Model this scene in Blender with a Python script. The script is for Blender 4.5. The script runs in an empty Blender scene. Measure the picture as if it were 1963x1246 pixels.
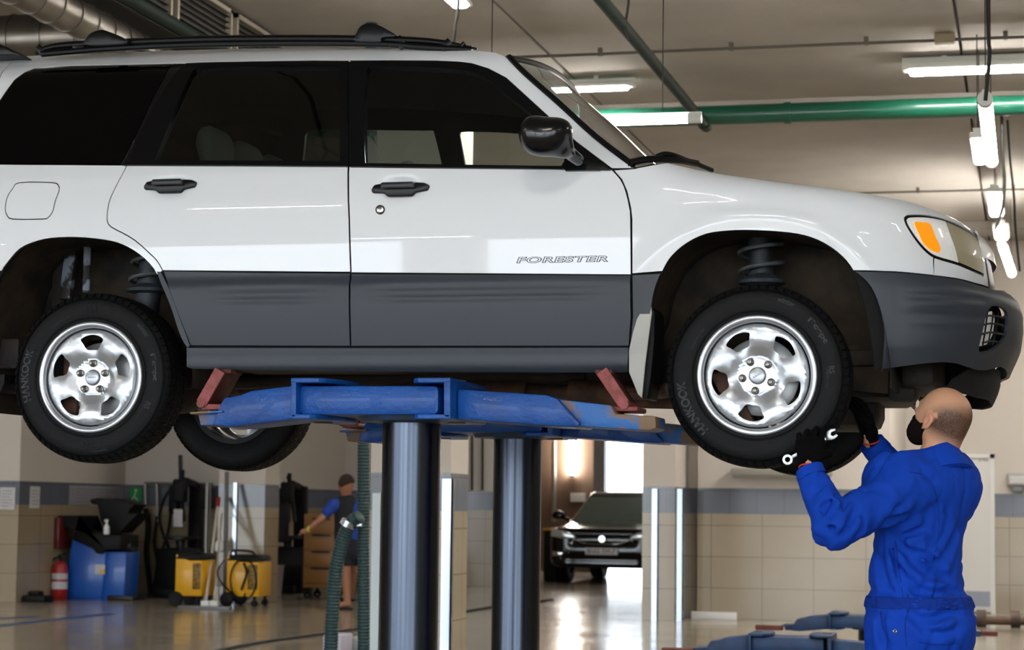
import bpy, bmesh, math, random
import numpy as np
from mathutils import Vector, noise
from mathutils.geometry import delaunay_2d_cdt
random.seed(7); np.random.seed(7)
C = bpy.context.scene.collection
sc = bpy.context.scene
# ------------------------------------------------------------------ camera, daylight, exposure
F_PX, YAW, PITCH, ROLL, CAM_Z = 4020.09, 0.24227, 0.087597, 0.012676, 1.17
cam = bpy.data.objects.new('camera', bpy.data.cameras.new('camera')); C.objects.link(cam); sc.camera = cam
cam.data.sensor_width = 36; cam.data.lens = F_PX/1963*36; cam.data.clip_end = 300
_fw = np.array([-math.sin(YAW)*math.cos(PITCH), math.cos(YAW)*math.cos(PITCH), math.sin(PITCH)])
_r = np.array([math.cos(YAW), math.sin(YAW), 0]); _u = np.cross(_r, _fw)
_cr, _sr = math.cos(ROLL), math.sin(ROLL)
_rr = _r*_cr + _u*_sr; _uu = np.cross(_rr, _fw)
from mathutils import Matrix
cam.matrix_world = Matrix(((_rr[0], _uu[0], -_fw[0], 0), (_rr[1], _uu[1], -_fw[1], 0), (_rr[2], _uu[2], -_fw[2], CAM_Z), (0, 0, 0, 1)))
cam.data.dof.use_dof = True; cam.data.dof.focus_distance = 7.7; cam.data.dof.aperture_fstop = 5.6
W = bpy.data.worlds.new('sky'); sc.world = W; W.use_nodes = True
wn = W.node_tree.nodes; bg = wn['Background']; bg.inputs[0].default_value = (0.80, 0.90, 1.0, 1); bg.inputs[1].default_value = 5.6
_g = wn.new('ShaderNodeTexCoord'); _s = wn.new('ShaderNodeSeparateXYZ'); _r2 = wn.new('ShaderNodeValToRGB'); W.node_tree.links.new(_g.outputs['Generated'], _s.inputs[0]); W.node_tree.links.new(_s.outputs[2], _r2.inputs[0])
_r2.color_ramp.elements[0].position = 0.0; _r2.color_ramp.elements[0].color = (.33, .34, .34, 1); _r2.color_ramp.elements[1].position = 0.03; _r2.color_ramp.elements[1].color = (.80, .90, 1, 1); W.node_tree.links.new(_r2.outputs[0], bg.inputs[0])   # pale yard below, bright overcast sky above
sc.view_settings.view_transform = 'Standard'; sc.view_settings.look = 'None'; sc.view_settings.gamma = 1
sc.view_settings.exposure = 0.88; sc.view_settings.use_curve_mapping = False
sc.cycles.max_bounces = 7; sc.cycles.diffuse_bounces = 4; sc.cycles.glossy_bounces = 4; sc.cycles.transmission_bounces = 5; sc.cycles.transparent_max_bounces = 8
sc.cycles.caustics_reflective = False; sc.cycles.caustics_refractive = False; sc.cycles.sample_clamp_indirect = 6
LAMP_W = 60.0      # emission strength of the tubes

# ------------------------------------------------------------------ pixel <-> place helpers
def ray(px, py):
    dx, dy = px-981.5, py-623
    X = dx*_cr + dy*_sr; Y = -dx*_sr + dy*_cr
    return _r*X/F_PX - _u*Y/F_PX + _fw
def at(px, py, Y=None, Z=None, X=None):
    d = ray(px, py); o = np.array([0, 0, CAM_Z])
    ax, v = (1, Y) if Y is not None else ((2, Z) if Z is not None else (0, X))
    return o + d*(v-o[ax])/d[ax]
def proj(P):
    P = np.atleast_2d(P) - np.array([0, 0, CAM_Z])
    x = P@_r; y = P@_u; z = P@_fw
    X = F_PX*x/z; Y = -F_PX*y/z
    return np.stack([981.5+X*_cr-Y*_sr, 623+X*_sr+Y*_cr], 1)

# ------------------------------------------------------------------ materials
def lin(c):
    if isinstance(c, str): c = tuple(int(c[i:i+2], 16)/255 for i in (0, 2, 4))
    return tuple(((v/12.92) if v <= 0.04045 else ((v+0.055)/1.055)**2.4) for v in c)
_M = {}
def mat(name, col='808080', rough=0.5, metal=0.0, coat=0.0, var=0.0, vscale=6.0, col2=None, bump=0.0, bscale=40.0, spec=0.5,
        emit=0.0, trans=0.0, alpha=1.0, ior=1.45, sheen=0.0, stretch=None, rvar=0.0, coatr=0.05, hardmix=False):
    if name in _M: return _M[name]
    m = bpy.data.materials.new(name); m.use_nodes = True; nt = m.node_tree; b = nt.nodes['Principled BSDF']
    c = lin(col); b.inputs['Base Color'].default_value = (*c, 1)
    b.inputs['Roughness'].default_value = rough; b.inputs['Metallic'].default_value = metal
    b.inputs['Coat Weight'].default_value = coat; b.inputs['Coat Roughness'].default_value = coatr
    b.inputs['Specular IOR Level'].default_value = spec; b.inputs['IOR'].default_value = ior
    b.inputs['Transmission Weight'].default_value = trans; b.inputs['Alpha'].default_value = alpha
    b.inputs['Sheen Weight'].default_value = sheen
    if emit: b.inputs['Emission Color'].default_value = (*c, 1); b.inputs['Emission Strength'].default_value = emit
    co = None
    def coords():
        nonlocal co
        if co is None:
            t = nt.nodes.new('ShaderNodeTexCoord'); mp = nt.nodes.new('ShaderNodeMapping'); nt.links.new(t.outputs['Object'], mp.inputs[0])
            if stretch: mp.inputs['Scale'].default_value = stretch
            co = mp.outputs[0]
        return co
    def ns(scale, detail=6):
        n = nt.nodes.new('ShaderNodeTexNoise'); n.inputs['Scale'].default_value = scale; n.inputs['Detail'].default_value = detail
        nt.links.new(coords(), n.inputs['Vector']); return n
    if var or col2:
        n = ns(vscale); r = nt.nodes.new('ShaderNodeValToRGB'); e = r.color_ramp.elements
        c2 = lin(col2) if col2 else tuple(v*(1-var) for v in c)
        lo, hi = (0.48, 0.56) if hardmix else (0.35, 0.68)
        e[0].position = lo; e[1].position = hi; e[0].color = (*c2, 1); e[1].color = (*c, 1)
        nt.links.new(n.outputs[0], r.inputs[0]); nt.links.new(r.outputs[0], b.inputs['Base Color'])
    if rvar:
        n = ns(vscale*1.7); mr = nt.nodes.new('ShaderNodeMapRange'); mr.inputs['To Min'].default_value = max(0.02, rough-rvar); mr.inputs['To Max'].default_value = rough+rvar
        nt.links.new(n.outputs[0], mr.inputs['Value']); nt.links.new(mr.outputs[0], b.inputs['Roughness'])
    if bump:
        n = ns(bscale); bp = nt.nodes.new('ShaderNodeBump'); bp.inputs['Strength'].default_value = bump; bp.inputs['Distance'].default_value = 0.01
        nt.links.new(n.outputs[0], bp.inputs['Height']); nt.links.new(bp.outputs[0], b.inputs['Normal'])
    _M[name] = m; return m
def tileify(m, sx, sy, sz, col_gap, axis='xz', gap=0.012, off=0.0, bumpy=0.25, varr=0.06):
    """brick joints in world-like object coordinates"""
    nt = m.node_tree; b = nt.nodes['Principled BSDF']
    t = nt.nodes.new('ShaderNodeTexCoord'); s = nt.nodes.new('ShaderNodeSeparateXYZ'); cb = nt.nodes.new('ShaderNodeCombineXYZ')
    g = nt.nodes.new('ShaderNodeNewGeometry')
    nt.links.new(g.outputs['Position'], s.inputs[0])
    a = dict(x=0, y=1, z=2)
    if axis == 'wall':       # works for walls facing either way: add x and y
        ad = nt.nodes.new('ShaderNodeMath'); nt.links.new(s.outputs[0], ad.inputs[0]); nt.links.new(s.outputs[1], ad.inputs[1])
        nt.links.new(ad.outputs[0], cb.inputs[0]); nt.links.new(s.outputs[2], cb.inputs[1])
    else:
        nt.links.new(s.outputs[a[axis[0]]], cb.inputs[0]); nt.links.new(s.outputs[a[axis[1]]], cb.inputs[1])
    br = nt.nodes.new('ShaderNodeTexBrick'); br.offset = off; br.inputs['Scale'].default_value = 1
    br.inputs['Brick Width'].default_value = sx; br.inputs['Row Height'].default_value = sy; br.inputs['Mortar Size'].default_value = gap
    br.inputs['Mortar Smooth'].default_value = 0.1
    nt.links.new(cb.outputs[0], br.inputs['Vector'])
    cur = b.inputs['Base Color']
    br.inputs['Color1'].default_value = (1, 1, 1, 1); br.inputs['Color2'].default_value = (1-varr, 1-varr, 1-varr, 1); br.inputs['Mortar'].default_value = (*lin(col_gap), 1)
    mx = nt.nodes.new('ShaderNodeMix'); mx.data_type = 'RGBA'; mx.blend_type = 'MULTIPLY'; mx.inputs[0].default_value = 1
    if cur.links: nt.links.new(cur.links[0].from_socket, mx.inputs[6])
    else: mx.inputs[6].default_value = cur.default_value
    nt.links.new(br.outputs['Color'], mx.inputs[7]); nt.links.new(mx.outputs[2], cur)
    return m
def glass(name, tint='ffffff', alpha_mix=0.12, rough=0.02):
    """thin pane: mostly see-through, with a mirror-like reflection that rises at grazing angles"""
    if name in _M: return _M[name]
    m = bpy.data.materials.new(name); m.use_nodes = True; nt = m.node_tree; nt.nodes.remove(nt.nodes['Principled BSDF'])
    out = nt.nodes['Material Output']; tr = nt.nodes.new('ShaderNodeBsdfTransparent'); tr.inputs[0].default_value = (*lin(tint), 1)
    gl = nt.nodes.new('ShaderNodeBsdfGlossy'); gl.inputs['Roughness'].default_value = rough
    lw = nt.nodes.new('ShaderNodeFresnel'); lw.inputs[0].default_value = 1.5
    ad = nt.nodes.new('ShaderNodeMath'); ad.operation = 'ADD'; ad.inputs[1].default_value = alpha_mix; ad.use_clamp = True
    nt.links.new(lw.outputs[0], ad.inputs[0]); mx = nt.nodes.new('ShaderNodeMixShader')
    nt.links.new(ad.outputs[0], mx.inputs[0]); nt.links.new(tr.outputs[0], mx.inputs[1]); nt.links.new(gl.outputs[0], mx.inputs[2])
    nt.links.new(mx.outputs[0], out.inputs[0]); _M[name] = m; return m

# ------------------------------------------------------------------ object helpers
WL = {}    # world location of every object made here
def tag(o, label=None, cat=None, group=None, kind=None):
    if label: o['label'] = label
    if cat: o['category'] = cat
    if group: o['group'] = group
    if kind: o['kind'] = kind
    return o
def empty(name, loc=(0, 0, 0), label=None, cat=None, group=None):
    o = bpy.data.objects.new(name, None); C.objects.link(o); o.location = loc; o.empty_display_size = 0.1
    WL[o] = np.array(loc, float); return tag(o, label, cat, group)
def copy_tree(o, parent=None):
    c = o.copy(); C.objects.link(c); c.parent = parent
    for ch in list(o.children): copy_tree(ch, c)
    return c

class B:
    """collects geometry (any number of pieces) for ONE mesh object"""
    def __init__(s): s.v = []; s.f = []; s.sm = []; s.n = {}; s.mi = []; s.cur = 0
    def add(s, v, f, smooth=True, normals=None):
        o = len(s.v); s.v += [tuple(map(float, p)) for p in v]
        for q in f: s.f.append(tuple(int(i)+o for i in q)); s.sm.append(smooth); s.mi.append(s.cur)
        if normals is not None:
            for i, nn in enumerate(normals): s.n[o+i] = nn
        return s
    def bm(s, bm, smooth=True):
        bm.verts.index_update(); s.add([v.co for v in bm.verts], [[v.index for v in f.verts] for f in bm.faces], smooth); bm.free(); return s
    def box(s, a, b, bev=0.0, seg=2, M=None, taper=None):
        a, b = np.minimum(a, b), np.maximum(a, b); bm = bmesh.new(); bmesh.ops.create_cube(bm, size=1)
        for v in bm.verts:
            t = 1.0
            v.co = Vector([(a[i]+b[i])/2 + v.co[i]*(b[i]-a[i]) for i in range(3)])
        if taper:
            cx, cy = (a[0]+b[0])/2, (a[1]+b[1])/2
            for v in bm.verts:
                if v.co.z > (a[2]+b[2])/2: v.co.x = cx+(v.co.x-cx)*taper; v.co.y = cy+(v.co.y-cy)*taper
        if bev > 0: bmesh.ops.bevel(bm, geom=bm.edges[:], offset=min(bev, 0.49*min(b-a)), segments=seg, affect='EDGES', profile=0.5)
        if M is not None: bmesh.ops.transform(bm, matrix=M, verts=bm.verts)
        return s.bm(bm)
    def obox(s, p, q, w, h, bev=0.0, up=(0, 0, 1)):
        """bar from p to q, w wide, h tall"""
        p, q = Vector(p), Vector(q); d = q-p; L = d.length; z = d.normalized(); x = Vector(up).cross(z)
        if x.length < 1e-4: x = Vector((1, 0, 0)).cross(z)
        x.normalize(); y = z.cross(x); M = Matrix((( x[0], y[0], z[0], p[0]), (x[1], y[1], z[1], p[1]), (x[2], y[2], z[2], p[2]), (0, 0, 0, 1)))
        return s.box(np.array((-w/2, -h/2, 0)), np.array((w/2, h/2, L)), bev, 2, M)
    def tube(s, pts, r, n=12, cap=True, smooth_path=0, ell=None):
        P = np.array(pts, float)
        if smooth_path: P = crom(P, smooth_path)
        R = np.full(len(P), r, float) if np.isscalar(r) else np.interp(np.linspace(0, 1, len(P)), np.linspace(0, 1, len(r)), r)
        T = np.gradient(P, axis=0); T /= np.linalg.norm(T, axis=1)[:, None]+1e-12
        up = np.array([0, 0, 1.]) if abs(T[0][2]) < 0.9 else np.array([1., 0, 0]); V = []
        x = np.cross(up, T[0]); x /= np.linalg.norm(x)
        for i in range(len(P)):
            x = x - T[i]*(x@T[i]); x /= np.linalg.norm(x); y = np.cross(T[i], x)
            for k in range(n):
                a = 2*math.pi*k/n; e = ell or (1, 1); V.append(P[i]+R[i]*(x*math.cos(a)*e[0]+y*math.sin(a)*e[1]))
        Fc = [(i*n+k, i*n+(k+1) % n, (i+1)*n+(k+1) % n, (i+1)*n+k) for i in range(len(P)-1) for k in range(n)]
        if cap: Fc += [tuple(range(n-1, -1, -1)), tuple((len(P)-1)*n+k for k in range(n))]
        return s.add(V, Fc)
    def lathe(s, prof, axis='z', o=(0, 0, 0), n=32, close=False, jitter=None):
        """prof: (radius, height) list spun about an axis through o"""
        V = []; m = len(prof)
        for k in range(n):
            a = 2*math.pi*k/n; c, sn = math.cos(a), math.sin(a)
            for r, h in prof:
                p = {'z': (r*c, r*sn, h), 'y': (r*c, h, -r*sn), 'x': (h, r*c, r*sn)}[axis]
                V.append((p[0]+o[0], p[1]+o[1], p[2]+o[2]))
        Fc = []
        for k in range(n):
            k2 = (k+1) % n
            for j in range(m if close else m-1):
                j2 = (j+1) % m; Fc.append((k*m+j, k2*m+j, k2*m+j2, k*m+j2))
        if not close:
            if prof[0][0] > 1e-6: Fc.append(tuple(k*m for k in range(n-1, -1, -1)))
            if prof[-1][0] > 1e-6: Fc.append(tuple(k*m+m-1 for k in range(n)))
        return s.add(V, Fc)
    def prism(s, poly, d0, d1, plane='xz', bev=0.0):
        """polygon in a plane, extruded between d0 and d1 on the third axis"""
        bm = bmesh.new(); mp = {'xz': lambda p, d: (p[0], d, p[1]), 'xy': lambda p, d: (p[0], p[1], d), 'yz': lambda p, d: (d, p[0], p[1])}[plane]
        a = [bm.verts.new(mp(p, d0)) for p in poly]; b = [bm.verts.new(mp(p, d1)) for p in poly]; n = len(poly)
        bm.faces.new(a); bm.faces.new(b[::-1])
        for i in range(n): bm.faces.new((a[i], b[i], b[(i+1) % n], a[(i+1) % n]))
        bmesh.ops.recalc_face_normals(bm, faces=bm.faces)
        if bev: bmesh.ops.bevel(bm, geom=bm.edges[:], offset=bev, segments=2, affect='EDGES', profile=0.5, clamp_overlap=True)
        bmesh.ops.triangulate(bm, faces=[f for f in bm.faces if len(f.verts) > 4])
        return s.bm(bm)
    def ball(s, c, r, n=16, sc3=(1, 1, 1)):
        bm = bmesh.new(); bmesh.ops.create_uvsphere(bm, u_segments=n, v_segments=max(6, n*2//3), radius=1)
        for v in bm.verts: v.co = Vector([c[i]+v.co[i]*r*sc3[i] for i in range(3)])
        return s.bm(bm)
    def build(s, name, material, parent=None, origin=None, ang=35, local=False, label=None, cat=None, group=None, kind=None):
        V = np.array(s.v)
        if local: org = np.zeros(3); off = np.zeros(3)
        else:
            if origin is None: mn, mxx = V.min(0), V.max(0); origin = np.array([(mn[0]+mxx[0])/2, (mn[1]+mxx[1])/2, mn[2]])
            org = np.array(origin, float); off = org - (WL[parent] if parent is not None else 0)
        me = bpy.data.meshes.new(name); me.from_pydata((V-org).tolist(), [], s.f)
        me.polygons.foreach_set('use_smooth', s.sm); me.polygons.foreach_set('material_index', s.mi)
        mats = material if isinstance(material, (list, tuple)) else [material]
        for m in mats: me.materials.append(m)
        me.set_sharp_from_angle(angle=math.radians(ang))
        if s.n:
            me.update()
            ln = []
            cn = me.corner_normals
            for l in me.loops:
                q = s.n.get(l.vertex_index); ln.append(tuple(q) if q is not None else tuple(cn[l.index].vector))
            me.normals_split_custom_set(ln)
        o = bpy.data.objects.new(name, me); C.objects.link(o)
        o.location = off
        if parent is not None: o.parent = parent
        WL[o] = org if not local else np.zeros(3)
        return tag(o, label, cat, group, kind)

def crom(P, k=8, closed=False):
    P = np.array(P, float); n = len(P); out = []
    for i in range(n if closed else n-1):
        p0 = P[(i-1) % n] if closed or i > 0 else 2*P[0]-P[1]; p1 = P[i]; p2 = P[(i+1) % n]
        p3 = P[(i+2) % n] if closed or i < n-2 else 2*P[-1]-P[-2]
        for t in np.arange(k)/k: out.append(0.5*((2*p1)+(-p0+p2)*t+(2*p0-5*p1+4*p2-p3)*t*t+(-p0+3*p1-3*p2+p3)*t**3))
    if not closed: out.append(P[-1])
    return np.array(out)
def inside(P, poly):
    x, y = P[:, 0], P[:, 1]; r = np.zeros(len(P), bool); a = poly; b = np.roll(poly, -1, 0)
    for (x1, y1), (x2, y2) in zip(a, b):
        c = (y1 > y) != (y2 > y)
        r ^= c & (x < (x2-x1)*(y-y1)/((y2-y1) if y2 != y1 else 1e-12)+x1)
    return r
def dist_poly(P, poly):
    d = np.full(len(P), 1e9); a = poly; b = np.roll(poly, -1, 0)
    for p, q in zip(a, b):
        e = q-p; t = np.clip(((P-p)@e)/(e@e+1e-15), 0, 1); d = np.minimum(d, np.linalg.norm(P-(p+t[:, None]*e), axis=1))
    return d
def densify(poly, h):
    out = []; n = len(poly)
    for i in range(n):
        p, q = poly[i], poly[(i+1) % n]; L = np.linalg.norm(q-p); k = max(1, int(math.ceil(L/h)))
        if L < 1e-6: continue
        for j in range(k): out.append(p+(q-p)*j/k)
    return np.array(out)
def area2(p): return 0.5*np.sum(p[:, 0]*np.roll(p[:, 1], -1)-np.roll(p[:, 0], -1)*p[:, 1])
def inset(poly, d):
    if d == 0: return poly
    if area2(poly) < 0: poly = poly[::-1]
    a = poly; e = np.roll(a, -1, 0)-a; L = np.linalg.norm(e, axis=1); a = a[L > 1e-6]
    e = np.roll(a, -1, 0)-a; e /= np.linalg.norm(e, axis=1)[:, None]; nn = np.stack([-e[:, 1], e[:, 0]], 1); pn = np.roll(nn, 1, 0)
    m = nn+pn; m /= np.maximum(np.linalg.norm(m, axis=1)[:, None], 1e-6); k = d/np.maximum((m*nn).sum(1), 0.35)
    return a+m*k[:, None]
def sheet(b, outer, holes, fn, h=0.03, thick=0.004, gap=0.0, flip=False, rimn=True):
    """fill polygon (minus holes) in 2-D, map through fn(N,2)->(N,3), give it thickness; smooth analytic normals"""
    outer = inset(np.array(outer, float), gap); outer = densify(outer, h)
    H = [densify(inset(np.array(q, float), -gap) if gap else np.array(q, float), h) for q in holes]
    mn, mx = outer.min(0), outer.max(0)
    gx = np.arange(mn[0]+h/2, mx[0], h); gy = np.arange(mn[1]+h/2, mx[1], h)
    G = np.stack(np.meshgrid(gx, gy), -1).reshape(-1, 2)
    if len(G):
        k = inside(G, outer) & (dist_poly(G, outer) > 0.45*h)
        for q in H: k &= ~inside(G, q); k &= dist_poly(G, q) > 0.45*h
        G = G[k]
    pts = []; edges = []
    for q in [outer]+H:
        o = len(pts); pts += q.tolist(); edges += [(o+i, o+(i+1) % len(q)) for i in range(len(q))]
    pts += G.tolist()
    vo, eo, fo, ov, oe, of = delaunay_2d_cdt([Vector(p) for p in pts], edges, [], 0, 1e-7)
    Q = np.array([(v.x, v.y) for v in vo]); T = np.array([t for t in fo if len(t) == 3])
    c = Q[T].mean(1); k = inside(c, outer)
    for q in H: k &= ~inside(c, q)
    T = T[k]
    a = Q[T]; ar = 0.5*((a[:, 1, 0]-a[:, 0, 0])*(a[:, 2, 1]-a[:, 0, 1])-(a[:, 2, 0]-a[:, 0, 0])*(a[:, 1, 1]-a[:, 0, 1]))
    T[ar < 0] = T[ar < 0][:, ::-1]
    P = fn(Q); e = 1e-3
    du = (fn(Q+[e, 0])-fn(Q-[e, 0])); dv = (fn(Q+[0, e])-fn(Q-[0, e])); N = np.cross(du, dv); N /= np.linalg.norm(N, axis=1)[:, None]+1e-15
    if flip: N = -N; T = T[:, ::-1]
    b.add(P, T, True, N)
    if thick:
        Pb = P-N*thick; b.add(Pb, T[:, ::-1], True, -N)
        cnt = {}
        for t in T:
            for i in range(3): cnt[(t[i], t[(i+1) % 3])] = 1
        rim = [(i, j) for (i, j) in cnt if (j, i) not in cnt]
        for i, j in rim: b.add([P[j], P[i], Pb[i], Pb[j]], [(0, 1, 2, 3)], False)
    return b

# ------------------------------------------------------------------ implicit surfaces (organic shapes)
def surfnet(F, org, h):
    s = F < 0; nx, ny, nz = F.shape
    acc = np.zeros((nx-1, ny-1, nz-1, 3)); cnt = np.zeros((nx-1, ny-1, nz-1))
    def sl(o, ax):
        return tuple(slice(o[i], F.shape[i]-1+o[i]) for i in range(3))
    for ax in range(3):
        for a in (0, 1):
            for c in (0, 1):
                o = [a, c]; o.insert(ax, 0); p = list(o); p[ax] = 1
                f0, f1 = F[sl(o, ax)], F[sl(p, ax)]; m = (f0 < 0) != (f1 < 0)
                t = np.where(m, f0/(np.where(m, f0-f1, 1)), 0)
                for i in range(3): acc[..., i] += np.where(m, (t if i == ax else o[i]), 0)
                cnt += m
    act = cnt > 0; idx = -np.ones(act.shape, int); ii = np.argwhere(act); idx[act] = np.arange(len(ii))
    V = (ii+acc[act]/cnt[act][:, None])*h+org; Fc = []
    for ax in range(3):
        u, v = (ax+1) % 3, (ax+2) % 3
        lo = [slice(1, -1)]*3; lo[ax] = slice(0, -1); hi = list(lo); hi[ax] = slice(1, None)
        A, Bq = s[tuple(lo)], s[tuple(hi)]; q = np.argwhere(A != Bq); sgn = A[tuple(q.T)]
        base = q+1; base[:, ax] -= 1
        def g(du, dv):
            c = base.copy(); c[:, u] -= du; c[:, v] -= dv; return idx[tuple(c.T)]
        quad = np.stack([g(1, 1), g(0, 1), g(0, 0), g(1, 0)], 1); quad[~sgn] = quad[~sgn][:, ::-1]; Fc.append(quad)
    return V, np.concatenate(Fc)
def smin(a, b, k): 
    if k <= 0: return np.minimum(a, b)
    h = np.clip(0.5+0.5*(b-a)/k, 0, 1); return b*(1-h)+a*h-k*h*(1-h)
def s_cap(P, a, b, r1, r2, ell=None, axis=None):
    """tapered capsule; ell squashes it across 'axis' direction (unit) by factor ell"""
    a, b = np.array(a, float), np.array(b, float); d = b-a; t = np.clip(((P-a)@d)/(d@d+1e-12), 0, 1); q = P-(a+t[..., None]*d)
    if ell is not None:
        ax = np.array(axis, float); ax /= np.linalg.norm(ax); c = q@ax; q = q+ax*(c*(1/ell-1))[..., None]
        k = min(1, ell)
        return (np.linalg.norm(q, axis=-1)-(r1+(r2-r1)*t))*k
    return np.linalg.norm(q, axis=-1)-(r1+(r2-r1)*t)
def s_ell(P, c, r, R=None):
    q = P-np.array(c)
    if R is not None: q = q@R
    r = np.array(r, float); k = np.linalg.norm(q/r, axis=-1); k2 = np.linalg.norm(q/(r*r), axis=-1)+1e-9
    return k*(k-1)/k2
def sdf_add(b, fn, lo, hi, h):
    lo, hi = np.array(lo, float), np.array(hi, float); n = np.ceil((hi-lo)/h).astype(int)+1
    X = np.stack(np.meshgrid(*[lo[i]+np.arange(n[i])*h for i in range(3)], indexing='ij'), -1)
    F = fn(X); V, Q = surfnet(F, lo, h); b.add(V, Q); return b
def vnoise(P, scale, seed=0.0):
    """cheap smooth vector noise in -1..1 from summed sines"""
    x, y, z = (P[..., i]*scale for i in range(3)); r = 0
    for k, (a, c, d, ph) in enumerate([(1, .7, .3, 0), (-.6, 1.1, .5, 1.3), (.4, -.8, 1.2, 2.1), (1.3, .2, -.9, 4.0), (-.9, -1.2, .7, 5.2)]):
        r = r+np.sin(a*x*6.28+c*y*6.28+d*z*6.28+ph+seed*(k+1)*1.7)
    return r/3.2
def textmesh(s, size, bold=0.0, depth=0.0, space=1.0, shear=0.0):
    cu = bpy.data.curves.new('t', 'FONT'); cu.body = s; cu.size = size; cu.offset = bold; cu.extrude = depth; cu.align_x = 'CENTER'; cu.align_y = 'CENTER'; cu.space_character = space; cu.shear = shear
    o = bpy.data.objects.new('t', cu); C.objects.link(o); dg = bpy.context.evaluated_depsgraph_get(); me = o.evaluated_get(dg).to_mesh()
    v = np.array([tuple(q.co) for q in me.vertices]); f = [tuple(p.vertices) for p in me.polygons]
    o.evaluated_get(dg).to_mesh_clear(); bpy.data.objects.remove(o); bpy.data.curves.remove(cu); return v, f
# ================================================================== the hall
M_ceil = mat('ceiling concrete', 'a7a19a', 0.85, var=0.13, vscale=1.3, bump=0.35, bscale=14)
M_wall = mat('cream wall', 'c6beb6', 0.7, var=0.05, vscale=0.8, bump=0.05)
M_tile = tileify(mat('beige wall tile', '998a71', 0.15, var=0.05, vscale=3, spec=0.6), 0.56, 0.34, 0, 'c6c0b2', 'wall', 0.005)
M_band = tileify(mat('grey blue wall tile', '60646f', 0.13, var=0.06, vscale=3, spec=0.6), 0.3, 0.28, 0, 'cccccc', 'wall', 0.004)
M_floor = tileify(mat('polished floor', '9e9484', 0.15, var=0.16, vscale=1.1, spec=0.6, rvar=0.09), 0.6, 0.6, 0, 'b5ada0', 'xy', 0.006, varr=0.08)
M_steel = mat('polished steel strip', 'a9afb8', 0.22, metal=1)
M_dwall = mat('brown board wall', '6b5443', 0.6, var=0.25, vscale=2, stretch=(6, 6, .3))
M_green = mat('green pipe paint', '0a4a38', 0.35, coat=0.3)
M_dgreen = mat('dark green paint', '0c1d17', 0.65, spec=.25)
M_duct = mat('galvanised duct', '8b857d', 0.33, metal=0.9, var=0.25, vscale=5, rvar=0.1)
M_dark = mat('dark recess', '15130f', 0.9)
M_grime = mat('grimy metal', '5a5348', 0.7, var=0.4, vscale=14)
M_plastic_w = mat('white lamp housing', 'd9dbd6', 0.4)
M_tube = mat('lit fluorescent tube', 'fffaf0', 0.5, emit=LAMP_W)
M_wire = mat('dark cable', '1d1c1a', 0.6)
CZ = 4.5
def wall_piece(name, a, b, label=None, z0=0, z1=CZ, band=True, parent=None):
    """a wall block with cream top, grey-blue band and beige tiles (one mesh, three materials)"""
    q = B(); lv = [(z0, 1.15, 1), (1.15, 1.43, 2), (1.43, z1, 0)] if band else [(z0, z1, 0)]
    for lo, hi, mi in lv: q.cur = mi; q.box((a[0], a[1], lo), (b[0], b[1], hi))
    return q.build(name, [M_wall, M_tile, M_band], parent, kind='structure' if parent is None else None)
B().box((-26, -9, -0.1), (12, 44, 0)).build('floor', M_floor, kind='structure')
# ceiling: concrete slabs between downstand beams, joints are real grooves
q = B(); xs = np.arange(-27.0, 13, 2.95); ys = [-9, 0.0, 8.4, 16.7, 24.6, 33, 44]
for i in range(len(xs)-1):
    for j in range(len(ys)-1): q.box((xs[i]+.012, ys[j]+.0, CZ), (xs[i+1]-.012, ys[j+1], CZ+.18), 0)
q.box((-27, -9, CZ+.10), (13, 44, CZ+.3)); q.build('ceiling', M_ceil, kind='structure')
q = B()
q.box((-27, 16.75, CZ-.10), (13, 17.35, CZ)).build('trim_1', M_ceil, kind='structure')
q = B(); q.box((-27, 8.1, CZ-.10), (13, 8.6, CZ)).build('trim_2', M_ceil, kind='structure')
q = B(); q.box((-27, 24.2, CZ-.10), (13, 24.8, CZ)).build('trim_3', M_ceil, kind='structure')
# walls
wall_piece('wall_right_back', (-3.55, 23.0), (-1.46, 26.4))
wall_piece('wall_recess_back', (-1.46, 26.0), (12, 26.4))
wall_piece('wall_column_right', (-4.06, 22.4), (-3.70, 23.2))
wall_piece('wall_link_back', (-3.9, 23.2), (-3.55, 26.4))
wall_piece('wall_left_block', (-26, 22.8), (-11.62, 26.2))
wall_piece('wall_left_back', (-11.62, 25.8), (-10.3, 31.5))
wall_piece('wall_column_left', (-9.62, 24.1), (-9.02, 24.6))
wall_piece('wall_middle_back', (-10.3, 31.0), (-7.45, 31.4))
q = wall_piece('wall_column_middle', (-4.78, 15.0), (-4.16, 15.5))
wall_piece('wall_side_right', (11.6, -9), (12, 26.4))
wall_piece('wall_side_left', (-26, -9), (-25.6, 23))
B().box((-9.3, 39.6, 0), (-8.03, 40, CZ)).build('wall_far_back', M_dwall, kind='structure')
B().box((-7.0, 39.6, 0), (-3.6, 40, CZ)).build('wall_far_right', M_wall, kind='structure')
B().box((-8.03, 39.6, 3.0), (-7.0, 40, CZ)).build('wall_far_lintel', M_wall, kind='structure')
B().box((-9.8, 31.4, 0), (-9.3, 40, CZ)).build('wall_far_left', M_dwall, kind='structure')
B().box((-3.9, 26.4, 0), (-3.6, 40, CZ)).build('wall_far_side', M_wall, kind='structure')
# front of the hall behind the photographer: open service gates between piers, lintel above
for i, x in enumerate((-26, -18.6, -12.8, -7, -1.2, 4.6, 10.4)):
    wall_piece('wall_front_pier', (x, -9), (x+.9, -8.5))
B().box((-26, -9, 3.9), (12, -8.6, CZ)).build('wall_front_lintel', M_wall, kind='structure')
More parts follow.
